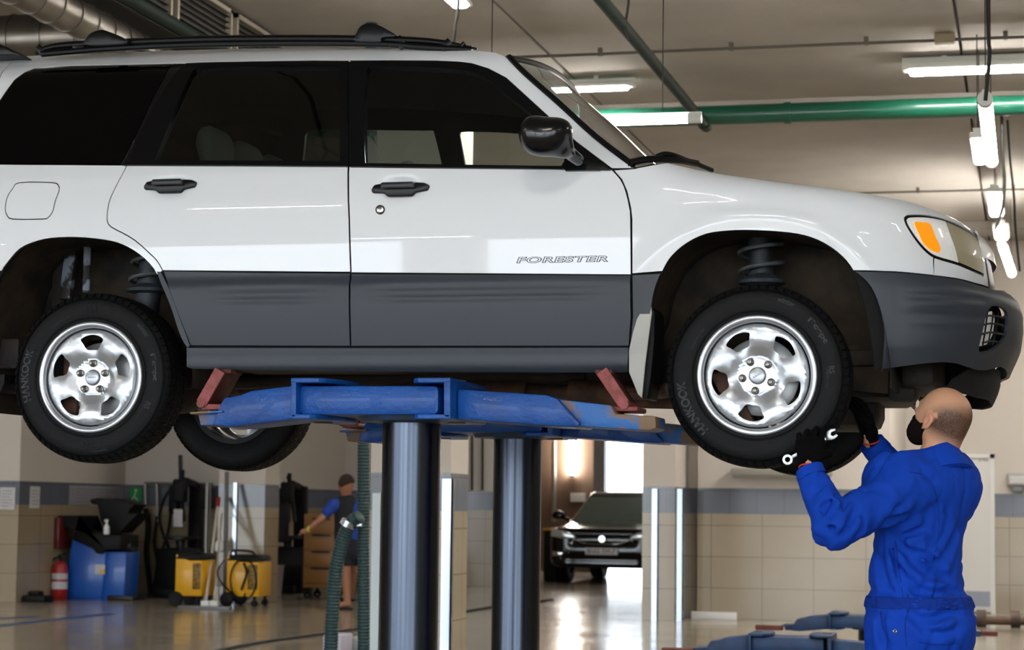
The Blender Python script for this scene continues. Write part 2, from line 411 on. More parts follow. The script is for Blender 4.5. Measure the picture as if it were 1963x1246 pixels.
# ================================================================== the car
M_white = mat('white car paint', 'e2e6eb', 0.34, coat=0.65, spec=0.35, coatr=0.03)
M_clad = mat('dark grey cladding', '2c323b', 0.42, bump=0.12, bscale=900, spec=0.5)
M_trim = mat('black trim', '050608', 0.32, spec=0.35)
M_pillar = mat('gloss black pillar', '06060a', 0.22, coat=0.3)
M_tint = mat('black tinted glass', '020203', 0.05, spec=0.3)
M_glass = glass('clear car glass', 'eef5f3', 0.0)
M_glassr = glass('tinted rear door glass', '8d9692', 0.02)
M_wsg = glass('windscreen glass', '74898a', 0.10)
M_liner = mat('black body inside', '0b0b0c', 0.9)
M_headl = mat('grey headliner', '3a393c', 0.95)
M_seat = mat('grey seat cloth', 'b5b0a6', 0.95, bump=0.2, bscale=300)
M_rub = mat('tyre rubber', '050608', 0.6, spec=.25, bump=0.25, bscale=120, var=0.25, vscale=20)
M_rubt = mat('tyre tread rubber', '050607', 0.75, spec=.2)
M_let = mat('raised tyre lettering', '121419', 0.5)
M_rim = mat('silver wheel paint', 'b9bdc3', 0.32, metal=0.7, coat=0.2, var=0.06, vscale=9)
M_chrome = mat('chrome', 'd9d9d9', 0.12, metal=1)
M_nut = mat('wheel nut steel', '8d8880', 0.3, metal=1, var=0.3, vscale=60)
M_mud = mat('muddy underseal', '0d0c0b', 0.8, col2='3d3020', vscale=7, bump=0.6, bscale=30)
M_under = mat('underbody metal', '0e0d0b', 0.7, col2='281f17', vscale=7, bump=0.4)
M_rust = mat('rusty exhaust', '6a4a38', 0.75, col2='3a2a22', vscale=12)
M_spring = mat('spring steel', '6e7276', 0.5, metal=0.4, var=0.5, vscale=20)
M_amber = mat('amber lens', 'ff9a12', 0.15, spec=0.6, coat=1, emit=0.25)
M_lens = mat('clear lamp lens', 'ffffff', 0.15, coat=1, metal=0.0, bump=0.25, bscale=200, stretch=(1, 1, .02))
M_beige = mat('beige lamp cover film', 'a09678', 0.4, var=.05, coat=.3)
M_flap = mat('dusty mud flap', 'b9b9b5', 0.8, var=0.15, vscale=8)
CX, CY, CZW = -3.4477, 8.147, 1.6474
car = empty('car', (CX+1.26, CY, CZW-.3235), 'white estate car with dark grey lower cladding, raised on the blue lift', 'car')
WB = 2.5245
hz = np.linspace(-0.6, 1.5, 2101)
hw = np.interp(hz, [-.6, -.05, 0, .05, .1, .3, .5, .65, .76, .80, 1.15, 1.20, 1.24, 1.30, 1.5], [.78, .80, .818, .836, .850, .862, .866, .862, .845, .826, .690, .666, .625, .52, .2])
kk = np.exp(-np.linspace(-2, 2, 41)**2); kk /= kk.sum(); hw = np.convolve(np.pad(hw, 20, 'edge'), kk, 'valid')
Tt = np.array([at(a, b, Y=7.50)[[0, 2]] for a, b in [(1290, 322), (1400, 342), (1500, 356), (1600, 368), (1702, 380), (1743, 385), (1790, 397), (1824, 405), (1854, 420)]])
Tt[:, 0] -= CX; Tt[:, 1] -= CZW
def Ttop(x): return np.interp(x, np.r_[1.9, 2.1, Tt[:, 0]], np.r_[.80, .77, Tt[:, 1]])
# nose position at the centre line by height
Xn_t = np.array([at(a, b, Y=8.0)[[2, 0]] for a, b in [(1906, 554), (1903, 538), (1898, 508), (1888, 478), (1881, 456), (1871, 439), (1854, 420), (1824, 405)]]); Xn_t[:, 0] -= CZW; Xn_t[:, 1] -= CX
Xb_t = np.array([at(a, b, Y=8.0)[[2, 0]] for a, b in [(1936, 706), (1948, 682), (1955, 664), (1960, 629), (1959, 602), (1953, 584), (1942, 573), (1906, 554)]]); Xb_t[:, 0] -= CZW; Xb_t[:, 1] -= CX
def nose(z, bumper):
    t = Xb_t if bumper else Xn_t
    if bumper: return np.interp(z, np.r_[-.3, t[:, 0]], np.r_[t[0, 1]-.12, t[:, 1]])
    return np.interp(z, t[:, 0], t[:, 1])
U0 = 2.60
_ph = np.linspace(0, np.pi/2, 2000); _sx = .80*np.sin(_ph)**(2/3); _sy = .84*np.cos(_ph)**(2/3)
_arc = np.r_[0, np.cumsum(np.hypot(np.diff(_sx), np.diff(_sy)))]
_rx, _ry = _sx/.80, _sy/.84
UE = U0+_arc[-1]
def body(Q, bumper=False, off=0.0, disp=None):
    """(u,z) -> car coordinates of the near (right-hand) side; u runs along the side and round the nose"""
    Q = np.atleast_2d(Q); u, z = Q[:, 0], Q[:, 1]; H = np.interp(z, hz, hw)+off
    if disp is not None: H = H+disp(u, z)
    xa_ = np.where(u > U0, U0+(nose(z, bumper)-U0)*np.interp(np.clip(u-U0, 0, _arc[-1]), _arc, _rx), u)
    T = Ttop(xa_); k = np.clip((z-(T-.11))/.11, 0, .985); H = H-np.where((u > 2.1) & (z < .9), .11*(1-np.sqrt(1-k*k))*np.clip((u-2.1)/.2, 0, 1), 0)
    H = H-np.where(u < -.45, .10*((-.45-np.minimum(u, -.45))/.5)**2, 0)
    s = np.clip(u-U0, 0, _arc[-1]); A = nose(z, bumper)+off-U0
    x = np.where(u > U0, U0+A*np.interp(s, _arc, _rx), u); y = np.where(u > U0, H*np.interp(s, _arc, _ry), H)
    return np.stack([x, -y, z], 1)
OR = np.array([CX, CY, CZW])
def inv(px, py, bumper=False, off=0.0):
    """pixel -> (u,z) on the body surface"""
    q = at(px, py, Y=7.31)-OR; best = None
    for du in (0, .15, -.1, .4):
        x = np.array([min(q[0]+du, UE-.3), q[2]])
        for it in range(40):
            f = proj(body(x, bumper, off)+OR)[0]-[px, py]
            J = np.stack([(proj(body(x+d, bumper, off)+OR)[0]-[px, py]-f)/1e-4 for d in ([1e-4, 0], [0, 1e-4])], 1)
            try: st = np.linalg.solve(J, f)
            except Exception: break
            st = st/max(1, np.linalg.norm(st)/.15); x = x-st; x[0] = min(x[0], UE-.02)
            if np.linalg.norm(st) < 1e-6: break
        e = np.linalg.norm(proj(body(x, bumper, off)+OR)[0]-[px, py])
        if best is None or e < best[0]-.05: best = (e, x)
        if e < .05: break
    if best[0] > 1.5: print('inv', px, py, 'err', round(best[0], 2), best[1])
    return best[1]
def ztop(u):
    z = .55
    for _ in range(6): z = float(Ttop(body([[u, z-.02]])[0][0]))
    return z
def uv(pts, bumper=False, off=0.0):
    """2-tuples are pixels, 3-tuples are (u,z,_) already"""
    return np.array([inv(p[0], p[1], bumper, off) if len(p) == 2 else np.array(p[:2]) for p in pts])
far_on = True
def panel(name, mt, outer, holes=(), parent=None, h=.03, thick=.004, gap=.0, off=0.0, bumper=False, disp=None, mirror=True, k=0, label=None, far_name=None, far_parent=None, both=True):
    o = uv(outer, bumper, off) if not isinstance(outer, np.ndarray) else outer
    hs = [uv(x, bumper, off) if not isinstance(x, np.ndarray) else x for x in holes]
    b = B(); fn = lambda Q: body(Q, bumper, off, disp)+OR
    sheet(b, o, hs, fn, h, thick, gap); near = b.build(name, mt, parent or car, label=label)
    if mirror:
        b = B(); fn2 = lambda Q: body(Q, bumper, off, disp)*[1, -1, 1]+OR
        sheet(b, o, hs, fn2, h*1.4, thick, gap, flip=True); b.build(far_name or name, mt, far_parent or parent or car)
    return near
ARCH_F = crom([(1247, 605), (1255, 558), (1270, 520), (1288, 491), (1318, 466), (1355, 449), (1397, 443), (1440, 442), (1497, 445), (1543, 452), (1581, 467), (1614, 491), (1636, 519), (1652, 558), (1666, 608), (1675, 660), (1681, 712)], 3)
ARCH_R = crom([(357, 668), (342, 634), (330, 596), (313, 554), (294, 515), (267, 488), (234, 469), (200, 460), (146, 455), (96, 457), (63, 465), (38, 477), (17, 500), (3, 520), (-8, 548), (-18, 600), (-24, 660), (-26, 700)], 3)
arF, arR = uv([tuple(p) for p in ARCH_F]), uv([tuple(p) for p in ARCH_R])
def T_(p): return [tuple(x)+(0,) for x in p]
def PX(l): return [tuple(x) for x in l]
# ---- outlines shared by neighbours (pixels)
DR_R = PX(crom([(244, 316), (233, 337), (219, 364), (209, 388), (205, 421), (213, 435), (234, 446), (259, 461), (284, 483), (301, 500), (312, 519)], 2))      # rear door, rear edge, top down
DR_R2 = [(326, 554), (346, 609), (366, 663)]
DF_F = PX(crom([(1173, 325), (1190, 344), (1200, 367), (1207, 398), (1209, 420), (1210, 527)], 2))
DF_F2 = [(1211, 608), (1206, 664)]
GQ = PX(crom([(330, 122), (297, 179), (270, 236), (249, 283), (231, 315)], 2))
GW_Q = GQ+[(-75, 314)]+PX(crom([(-60, 288), (0, 192), (27, 154), (47, 139), (67, 131), (135, 126), (330, 122)], 2))[:-1]
FR_R = [(332, 121), (388, 119), (500, 117), (600, 115.5), (668, 116)]
FR_F = [(672, 116), (750, 115.5), (836, 116), (880, 118), (905, 121), (937, 131), (971, 149), (1038, 210), (1106, 272), (1170, 325)]
HOLE_R = PX(crom([(297, 307), (303, 293), (337, 209), (362, 152), (370, 137), (384, 129), (420, 126), (520, 125), (650, 125)], 2))+[(652, 308)]
HOLE_F = PX(crom([(701, 313), (699, 236), (702, 150), (705, 133), (721, 128), (802, 129), (870, 133), (903, 139), (937, 153), (971, 182), (1021, 222), (1085, 286)], 2))+[(1080, 318)]
CANT_TOP = [(-120, 314), (-100, 284), (0, 150), (18, 125), (35, 108), (150, 104), (300, 98), (400, 95), (600, 91), (800, 92.5), (870, 94), (913, 97), (950, 101), (975, 112), (1004, 142), (1072, 202), (1139, 263), (1215, 322)]
CANT_BOT = [(1173, 322)]+FR_F[::-1][1:]+FR_R[::-1]+[(135, 125), (67, 130), (47, 138), (27, 153), (0, 191), (-60, 287), (-78, 314)]
# dark inner shell behind every gap
liner = T_(uv([(-140, 312), (-100, 284), (0, 152), (35, 112), (150, 107), (400, 98), (600, 94), (870, 97), (950, 104), (1004, 145), (1072, 205), (1139, 266), (1212, 322)]))
tf = [(x, Ttop(x)-.01, 0) for x in np.linspace(2.15, 3.0, 12)]
liner = liner+tf+T_(uv([(1740, 412), (1740, 440), (1780, 492), (1840, 512), (1895, 560)]))+T_(uv([(1895, 690), (1690, 703)]))+T_(arF[::-1])+T_(uv([(1205, 712), (362, 706)]))+T_(arR)+T_(uv([(-140, 700)]))
panel('body_shell', M_liner, np.array([l[:2] for l in liner]), [uv(GW_Q), uv(HOLE_R), uv(HOLE_F)], off=-.012, h=.05, thick=.02)
# white side frame above the windows
panel('side_frame', M_white, CANT_TOP+CANT_BOT, h=.03, thick=.006)
panel('quarter_window', M_tint, GW_Q, h=.05, thick=.004, off=-.003, label='black tinted quarter glass')
panel('tailgate_corner', M_white, [(-80, 112), (-20, 104), (0, 103.5), (22, 105), (33, 108), (0, 146), (-60, 232), (-80, 262)], h=.03, gap=.0012)
# C pillar cover
panel('pillar_cover', M_pillar, PX(crom([(332, 122), (299, 179), (272, 236), (251, 283), (235, 315)], 2))+[(246, 315)]+PX(crom([(247, 309), (262, 268), (290, 214), (322, 160), (345, 132), (356, 122)], 2)), h=.03, off=.002)
# ---- doors
def groove(zc, w, a, x0, x1, f=.08):
    return lambda u, z: a*np.exp(-((z-zc)/w)**2)*np.clip((u-x0)/f, 0, 1)*np.clip((x1-u)/f, 0, 1)
hR, hF = inv(327, 356), inv(768, 362)
def cup(c): return lambda u, z: -.016*np.exp(-(((u-c[0])/.075)**2+((z-c[1])/.042)**2)**2)
def ribs(u, z):
    r = 0
    for zc in (.322, .280):
        for xa, xb in ((.46, .99), (1.08, 2.03)): r = r+groove(zc, .011, -.0030, xa-.04, xb+.02, .2)(u, z)
    t = np.clip((.378-z)/.055, 0, 1)
    return r+.013*t*t*(3-2*t)-.012*np.clip((.26-z)/.16, 0, 1)**1.5
def ribsF(u, z):
    r = 0
    for zc in (.275, .215): r = r+groove(zc, .010, -.006, 3.0, 3.42, .1)(u, z)+groove(zc-.026, .012, .004, 3.0, 3.42, .1)(u, z)
    return r
def door(name, wht, frame_out, hole, clad, cupc, label):
    d = {}
    for side in (1, -1):
        root = empty(name, (CX+1.26, CY, CZW)); root.parent = car; root.location = WL[root]-WL[car]; WL[root] = WL[root]
        bb = B(); o = uv(wht); fn = (lambda Q: body(Q, disp=cup(cupc))*[1, side, 1]+OR); sheet(bb, o, [], fn, .018 if side == 1 else .06, .006, .0022, flip=side < 0)
        bb.build('door_panel', M_white, root)
        bb = B(); fn = (lambda Q: body(Q, off=.003)*[1, side, 1]+OR); sheet(bb, uv(frame_out), [uv(hole)], fn, .03, .03, .001, flip=side < 0); bb.build('window_frame', M_trim, root)
        bb = B(); fn = (lambda Q: body(Q, off=-.012)*[1, side, 1]+OR); sheet(bb, inset(uv(hole), -.008), [], fn, .08, 0, 0, flip=side < 0); bb.build('window_glass', M_glass if name == 'front_door' else M_glassr, root)
        bb = B(); fn = (lambda Q: body(Q, off=.006, disp=ribs)*[1, side, 1]+OR); sheet(bb, uv(clad, off=.006), [], fn, .0085 if side == 1 else .06, .01, .0022, flip=side < 0); bb.build('lower_cladding', M_clad, root)
        d[side] = root
    return d[1]
rd_w = DR_R+[(672, 522), (669, 420), (667.5, 319), (450, 317.5), (300, 316.5)]
rdoor = door('rear_door', rd_w, [(236, 315), (247, 309), (262, 268), (290, 214), (322, 160), (345, 132), (357, 121), (388, 119.5), (500, 117.5), (600, 116), (669, 116.5), (668, 318), (450, 316.5)], HOLE_R, DR_R[-1:]+DR_R2+[(672, 664), (672, 523.5), (500, 522)], hR, '')
fd_w = [(669, 319), (670, 420), (673, 523)]+DF_F[::-1]+[(1060, 324), (850, 321)]
fdoor = door('front_door', fd_w, FR_F+[(1060, 323), (850, 320), (671, 318)], HOLE_F, [(673, 524.5), (673, 664)]+DF_F2[::-1]+DF_F[-1:], hF, '')
# belt mouldings
for dd, pl in ((rdoor, [(240, 310), (297, 308), (668, 311), (668, 318), (450, 316.5), (236, 316)]), (fdoor, [(671, 312), (1080, 319), (1160, 321), (1170, 326), (1060, 324), (850, 321), (671, 318.5)])):
    panel('belt_moulding', M_trim, pl, parent=dd, off=.010, thick=.012, h=.04, mirror=False)
# quarter panel, fuel flap
q_out = [(-300, 314)]+[(-75, 314), (231, 316), (243, 316)]+DR_R+T_(arR[6:])+[(-26, 520), (-300, 505)]
flap = PX(crom([(38, 350), (100, 350), (112, 356), (113, 366), (106, 385), (101, 405), (92, 417), (80, 420), (25, 420), (13, 412), (10, 398), (14, 378), (24, 362)], 3, True))
q_poly = uv([(-300, 314), (-75, 315), (231, 316.5), (243, 316.5)]+DR_R[1:])
i0 = np.argmin(np.linalg.norm(arR-inv(300, 522), axis=1)); i1 = np.argmin(np.linalg.norm(arR-inv(3, 520), axis=1))
q_poly = np.vstack([q_poly, arR[i0:i1+1], uv([(-60, 518), (-300, 512)])])
panel('quarter_panel', M_white, q_poly, [uv(flap)], h=.025, thick=.006, gap=.002)
panel('fuel_flap', M_white, flap, h=.03, gap=.0022, mirror=False)
panel('rear_bumper', M_clad, np.vstack([arR[i1+1:], uv([(-300, 700), (-300, 516), (-60, 521)])]), h=.05, thick=.01, gap=.002, off=.006)
panel('arch_moulding', M_clad, np.vstack([arR[1:i0], uv([(300, 519), (310, 521)]+DR_R2+[(360, 668)])]), h=.02, thick=.008, gap=.002, off=.004)
# sill, two steps
def sillr(u, z): return .012*np.exp(-((z-.035)/.03)**2)
panel('sill_panel', M_clad, [(357, 666.5), (700, 667), (1205, 666), (1205, 714), (1190, 715), (700, 713), (372, 708), (360, 704)], h=.02, thick=.01, gap=.001, off=.002, disp=sillr)
# fender
iF0 = np.argmin(np.linalg.norm(arF-inv(1268, 524), axis=1)); iF1 = np.argmin(np.linalg.norm(arF-inv(1636, 518), axis=1))
HL = PX(crom([(1734, 421), (1737, 415), (1745, 412.5), (1776, 413), (1813, 421), (1850, 438), (1872, 455), (1880, 478), (1888, 528), (1882, 528), (1837, 508), (1797, 496), (1777, 484), (1758, 463), (1740, 436)], 3, True))
hood_line = [(x, Ttop(x)-.006, 0) for x in np.linspace(2.12, 3.0, 16)]
f_poly = np.vstack([uv([(1176, 326), (1192, 344), (1202, 367), (1209, 398), (1211.5, 420), (1212, 525)]), arF[iF0:iF1+1], uv([(1720, 521), (1790, 528)]), uv([(1789, 500), (1789, 425)])])
hl2 = [(x, ztop(x)-.006) for x in np.linspace(f_poly[-1][0]-.002, 2.2, 22)]
f_poly = np.vstack([f_poly, hl2, uv([(1216, 323.5)])])
def crease(u, z):
    zc = np.interp(u, [2.2, 2.6, 2.9, 3.1], [.60, .575, .54, .50])
    a = np.clip((u-2.15)/.2, 0, 1)*np.clip((3.0-u)/.25, 0, 1)
    return a*(.007*np.tanh((zc-z)/.02))+.006*np.exp(-((np.hypot(u-WB, z+.0)-.56)/.035)**2)*(z > .1)
panel('front_fender', M_white, f_poly, [inset(uv(HL), -.001)], h=.018, thick=.006, gap=.0015, disp=crease)
# nose piece under and beside the headlight
n_poly = uv([(1790, 420), (1790, 528), (1837, 534), (1870, 543), (1902, 555), (1902, 538), (1897, 508), (1887, 478), (1881, 457), (1871, 441)])
n_poly = np.vstack([n_poly, [(x, ztop(x)-.006) for x in np.linspace(n_poly[-1][0], f_poly[-20][0] if False else f_poly[:, 0].max(), 10)]])
panel('front_panel', M_white, n_poly, [inset(uv([p for p in HL]), -.001)], h=.02, thick=.006, gap=.001)
panel('side_cladding', M_clad, np.vstack([uv([(1212, 527)]), uv([(1268, 524)]), arF[:iF0][::-1], uv([(1243, 640), (1232, 664), (1208, 664), (1213, 608)])]), h=.03, thick=.008, gap=.002, off=.005)
# ---- front bumper (wraps round the nose)
FOG = PX(crom([(1896, 592), (1906, 588), (1919, 590), (1929, 600), (1931, 618), (1928, 640), (1918, 658), (1900, 672), (1880, 676), (1876, 668), (1882, 640), (1888, 612)], 3, True))
b_poly = np.vstack([arF[iF1+1:], uv([(1690, 708), (1730, 703), (1770, 698), (1805, 695), (1832, 698), (1850, 704), (1872, 711), (1890, 711), (1915, 704)], True)])
zc = b_poly[-1][1]
b_poly = np.vstack([b_poly, [[UE-.001, zc], [UE-.001, Xb_t[-1, 0]]], uv([(1903, 556), (1870, 546), (1837, 536), (1790, 529), (1720, 522), (1638, 520)], True)])
def bump_disp(u, z): return ribsF(u, z)+.018*np.clip((u-3.0)/.3, 0, 1)
fogp = uv(FOG, True)
panel('front_bumper', M_clad, b_poly, [fogp], h=.022, thick=.012, gap=.0015, bumper=True, off=.003, disp=bump_disp)
panel('fog_lamp_recess', M_trim, inset(fogp, -.016), h=.03, thick=.004, bumper=True, off=-.026, mirror=True)
fl = B(); fc = body(fogp.mean(0)+[-.045, 0.0], True, -.012)[0]+OR
flp = uv([(1884, 626), (1890, 600), (1908, 596), (1914, 612), (1910, 640), (1898, 660), (1882, 664)], True)
panel('fog_lamp', M_lens, flp, h=.03, thick=.004, bumper=True, off=-.014)
gr = B()
for py in (606, 621, 638, 655):
    s_ = [body(inv(x, y, True), True, .0)[0]+OR for x, y in ((1884, py+2), (1898, py-1), (1915, py+1), (1924, py+3))]; gr.tube(s_, .004, 6, smooth_path=4)
for dx in (0, 11, 21):
    s_ = [body(inv(x, y, True), True, .0)[0]+OR for x, y in ((1893+dx, 598), (1890+dx, 625), (1884+dx*.9, 662))]; gr.tube(s_, .0032, 6, smooth_path=4)
gr.build('fog_lamp_grille', M_trim, car)
# chin, grille and bonnet
ch = B(); U = np.linspace(0, 1, 40); ring = []
zt = b_poly[:, 1].min()
def chin(Q): 
    P = body(np.stack([Q[:, 0], np.full(len(Q), .02)], 1), True, -.02); P[:, 2] = Q[:, 1]; k = np.clip((.03-Q[:, 1])/.12, 0, 1)
    P[:, 0] -= .05*k**1.5; P[:, 1] *= (1-.04*k); return P+OR
cp = np.array([[3.29, -.005], [3.40, .05], [UE-.001, .06], [UE-.001, -.058], [3.50, -.058], [3.38, -.05], [3.28, -.036]])
for sd in (1, -1):
    sheet(ch, cp, [], (lambda Q: (chin(Q)-OR)*[1, sd, 1]+OR), .03, .01, 0, flip=sd < 0)
ch.build('chin_spoiler', M_liner, car)
# grille, dark, at the nose
g_ = B(); gp = np.array([[3.62, .30], [UE-.001, .30], [UE-.001, .46], [3.66, .46]])
for sd in (1, -1): sheet(g_, gp, [], (lambda Q: body(Q, False, .004)*[1, sd, 1]+OR), .03, .01, 0, flip=sd < 0)
g_.build('grille', M_trim, car)
nz = B(); np_ = np.array([[n_poly[:, 0].max()-.01, .285], [UE-.001, .285], [UE-.001, .52], [n_poly[:, 0].max()-.04, .52]])
for sd in (1, -1): sheet(nz, np_, [], (lambda Q: body(Q, False, -.004)*[1, sd, 1]+OR), .03, .006, 0, flip=sd < 0)
nz.build('nose_panel', M_white, car)
# bonnet: from the fender crown to the centre line
hb = B(); rows = []; Us = list(np.linspace(2.16, UE-.42, 34))
for u in Us:
    zt_ = ztop(u)-.006; p_ = body([[u, zt_]])[0]; crn = .035*min(1, (UE-.30-u)/.3)
    rows.append([(p_[0]+.02*(1-t*t)*(u > 3.1), t*-p_[1], zt_-.002+crn*(1-t**2)) for t in np.linspace(-1, 1, 25)])
x1_, z1_ = rows[-1][12][0], rows[-1][12][2]; w1_ = rows[-1][-1][1]
for kx, kz, kw in ((.03, -.02, .97), (.05, -.05, .94), (.06, -.10, .92)): rows.append([(x1_+kx*(1-.5*t*t)-.02*t*t, t*w1_*kw, z1_+kz-.004*t*t) for t in np.linspace(-1, 1, 25)])
V = np.array(rows).reshape(-1, 3)+OR; n = 25
hb.add(V, [(i*n+j, (i+1)*n+j, (i+1)*n+j+1, i*n+j+1) for i in range(len(rows)-1) for j in range(n-1)]); hb.build('bonnet', M_white, car, ang=60)
# ---- headlight
def hl_part(name, mt, pl, off, h=.02, parent=None, thick=.003, holes=()): return panel(name, mt, pl, list(holes), parent=parent, h=h, off=off, thick=thick, mirror=parent is None)
hlight = hl_part('headlight', M_trim, np.array(inset(uv(HL), .0005)), -.004)
HLi = inset(uv(HL), .009)
split = inv(1812, 424), inv(1838, 508)
def clipx(poly, a, b, keep):
    """clip (u,z) polygon by the line a-b; keep=+1 left side"""
    out = []; nrm = np.array([-(b-a)[1], (b-a)[0]])*keep; n = len(poly)
    for i in range(n):
        p, q = poly[i], poly[(i+1) % n]; dp, dq = (p-a)@nrm, (q-a)@nrm
        if dp >= 0: out.append(p)
        if dp*dq < 0: out.append(p+(q-p)*dp/(dp-dq))
    return np.array(out)
a_, b_ = split
LA = clipx(HLi, a_, b_, -1); LB = clipx(HLi, a_, b_, 1)
if LA[:, 0].mean() > LB[:, 0].mean(): LA, LB = LB, LA
hl_part('clear_lens', M_lens, LA, .001, parent=hlight); hl_part('lens_cover', M_beige, inset(LB, .002), .001, parent=hlight)
hl_part('indicator_lens', M_amber, PX(crom([(1753, 426), (1768, 426), (1783, 429), (1793, 452), (1803, 476), (1799, 484), (1787, 480), (1772, 468), (1762, 448)], 3, True)), .004, parent=hlight)
M_lens2 = mat('frosted lamp rim', 'e8d9bf', .2, coat=1, bump=.5, bscale=400)
# ---- rear end, roof, floor (plain, mostly out of the frame)
rr = B(); rp = []
for y in np.linspace(-.76, .76, 9): rp.append(y)
zs = [.0, .3, .6, .8, 1.0, 1.15, 1.2]; xr = [-.88, -.90, -.92, -.93, -.80, -.62, -.56]
V = [(xr[i], y*(np.interp(z, hz, hw)-.03)/.8, z) for i, z in enumerate(zs) for y in rp]
rr.add(np.array(V)+OR, [(i*9+j, i*9+j+1, (i+1)*9+j+1, (i+1)*9+j) for i in range(6) for j in range(8)]); rr.build('tailgate', M_white, car)
ta, tb = inv(35, 108), inv(950, 101)
ru = np.array([inv(a, b) for a, b in [(35, 109), (150, 105), (300, 99), (400, 96), (600, 92), (800, 93.5), (870, 95), (913, 98), (950, 102), (972, 111)]])
def roofrow(u, z): return -body([[u, z]])[0][1]
rf = B(); rows = []
for u, z in ru:
    w = roofrow(u, z); rows.append([(u, t*w, z+.035*(1-t*t)) for t in np.linspace(-1, 1, 21)])
V = np.array(rows).reshape(-1, 3)+OR; n = 21
Fq = [(i*n+j, (i+1)*n+j, (i+1)*n+j+1, i*n+j+1) for i in range(len(ru)-1) for j in range(n-1)]
rf.add(V, Fq); rf.build('roof', M_white, car)
hl_ = B(); V2 = V.copy(); V2[:, 2] -= .045; V2[:, 1] = CY+(V2[:, 1]-CY)*.97; hl_.add(V2, [f[::-1] for f in Fq]); hl_.build('headliner', M_headl, car)
sp = B(); sp.prism([tuple(at(a_, b_, Y=CY-.60)[[0, 2]]) for a_, b_ in [(-90, 70), (-20, 78), (0, 84), (20, 94), (44, 107), (26, 106), (-90, 106)]], CY-.60, CY+.60, bev=.006); sp.build('rear_spoiler', M_trim, car)
fl_ = B()
for a, b in (((-.85, -.72, .04), (-.36, .72, .16)), ((-.36, -.50, .07), (.36, .50, .17)), ((.36, -.74, .06), (2.1, .74, .15)), ((2.1, -.42, .06), (3.1, .42, .12)), ((-.36, -.46, .17), (-.30, .46, .62)), ((-.38, -.72, .60), (-.36, .72, .62))): fl_.box(OR+a, OR+b, .01)
fl_.build('floor_pan', M_under, car)
# ---- windscreen, wipers
wa = [(x, y) for x, y in [(974, 111), (1004, 142), (1072, 202), (1139, 263), (1213, 320)]]
W3 = np.array([body(inv(x, y))[0] for x, y in wa]); W3 = crom(W3, 3)
wc = B(); n = 25; V = []
for p in W3:
    for t in np.linspace(-1, 1, n): b_ = (1-abs(t)**2.2); V.append((p[0]+.075*b_, t*(-p[1]), p[2]+.045*b_))
V = np.array(V)+OR; wc.add(V, [(i*n+j, (i+1)*n+j, (i+1)*n+j+1, i*n+j+1) for i in range(len(W3)-1) for j in range(n-1)]); wc.build('windscreen', M_wsg, car, ang=80)
wt = B(); wt.tube(W3+OR+[.004, -.004, .004], .011, 8); wt.tube((W3*[1, -1, 1])+OR, .011, 8)
top = [(W3[0][0]+.075*(1-abs(t)**2.2), t*-W3[0][1], W3[0][2]+.045*(1-abs(t)**2.2)) for t in np.linspace(-1, 1, 15)]; wt.tube(np.array(top)+OR, .012, 8); wt.build('windscreen_seal', M_trim, car)
wp = B(); e = W3[-1]; wp.tube([OR+e+(-.02, .0, .015), OR+e+(.05, .02, .03), OR+e+(.14, .08, .035), OR+e+(.20, .2, .04)], .013, 8, smooth_path=5)
wp.tube([OR+e+(.06, .05, .035), OR+e+(.11, .06, .055), OR+e+(.17, .15, .045), OR+e+(.24, .3, .03)], .009, 8, smooth_path=5); wp.build('wiper', M_trim, car)
cw = B(); n = 21; V = []
for dx, dz in ((-.02, .0), (.06, .012), (.13, -.012), (.2, -.03)):
    for t in np.linspace(-1, 1, n): V.append((e[0]+dx+.06*(1-t*t), t*.74, e[2]+dz+.03*(1-t*t)))
cw.add(np.array(V)+OR, [(i*n+j, (i+1)*n+j, (i+1)*n+j+1, i*n+j+1) for i in range(3) for j in range(n-1)]); cw.build('cowl', M_trim, car)
# ---- roof rails and cross-bar feet
def railp(px, py, y): p = at(px, py, Y=y); return p
for sd, Yr in ((1, CY-.60), (-1, CY+.60)):
    r_ = B(); dy = Yr-(CY-.60)
    P = [at(a, b, Y=CY-.60)+(0, dy, 0) for a, b in [(68, 103), (90, 92), (130, 86), (230, 81), (400, 75), (600, 73.5), (770, 76), (850, 82), (915, 94)]]
    r_.tube(P, [.006, .012, .013, .014, .014, .014, .013, .011, .004], 10, smooth_path=5)
    P = [at(a, b, Y=CY-.60)+(0, dy, 0) for a, b in [(80, 103), (230, 91), (400, 84), (600, 82), (740, 84), (800, 89), (905, 95)]]
    r_.tube(P, .014, 10, smooth_path=5)
    for a, b, c, d in ((75, 102, 84, 93), (150, 97, 152, 86), (300, 90, 300, 82), (500, 84, 500, 78), (660, 83, 660, 78), (740, 86, 745, 78), (762, 87, 775, 77), (860, 92, 850, 82), (885, 93, 880, 88)):
        r_.obox(at(a, b, Y=CY-.60)+(0, dy, 0), at(c, d, Y=CY-.60)+(0, dy, 0), .02, .05, .004)
    rail = r_.build('roof_rail', M_trim, car)
    for poly in ([(167, 88), (170, 74), (180, 64), (197, 59), (208, 61), (240, 74), (247, 84), (215, 88)], [(682, 80), (685, 68), (693, 53), (708, 47), (728, 50), (757, 66), (760, 72), (735, 74), (730, 82)]):
        f_ = B(); pp = [at(a, b, Y=CY-.62)[[0, 2]] for a, b in crom(poly, 3, True)]; f_.prism(pp, CY-.64+dy, CY-.57+dy, bev=.006); f_.build('bar_mount', M_trim, rail)
cb = B()
for a, b in ((212, 74), (722, 64)):
    p = at(a, b, Y=CY-.6); cb.tube([p, p+(0, .6, .03), p+(0, 1.2, 0)], .012, 10, smooth_path=6, ell=(1.6, 1))
cb.build('cross_bar', M_trim, car)
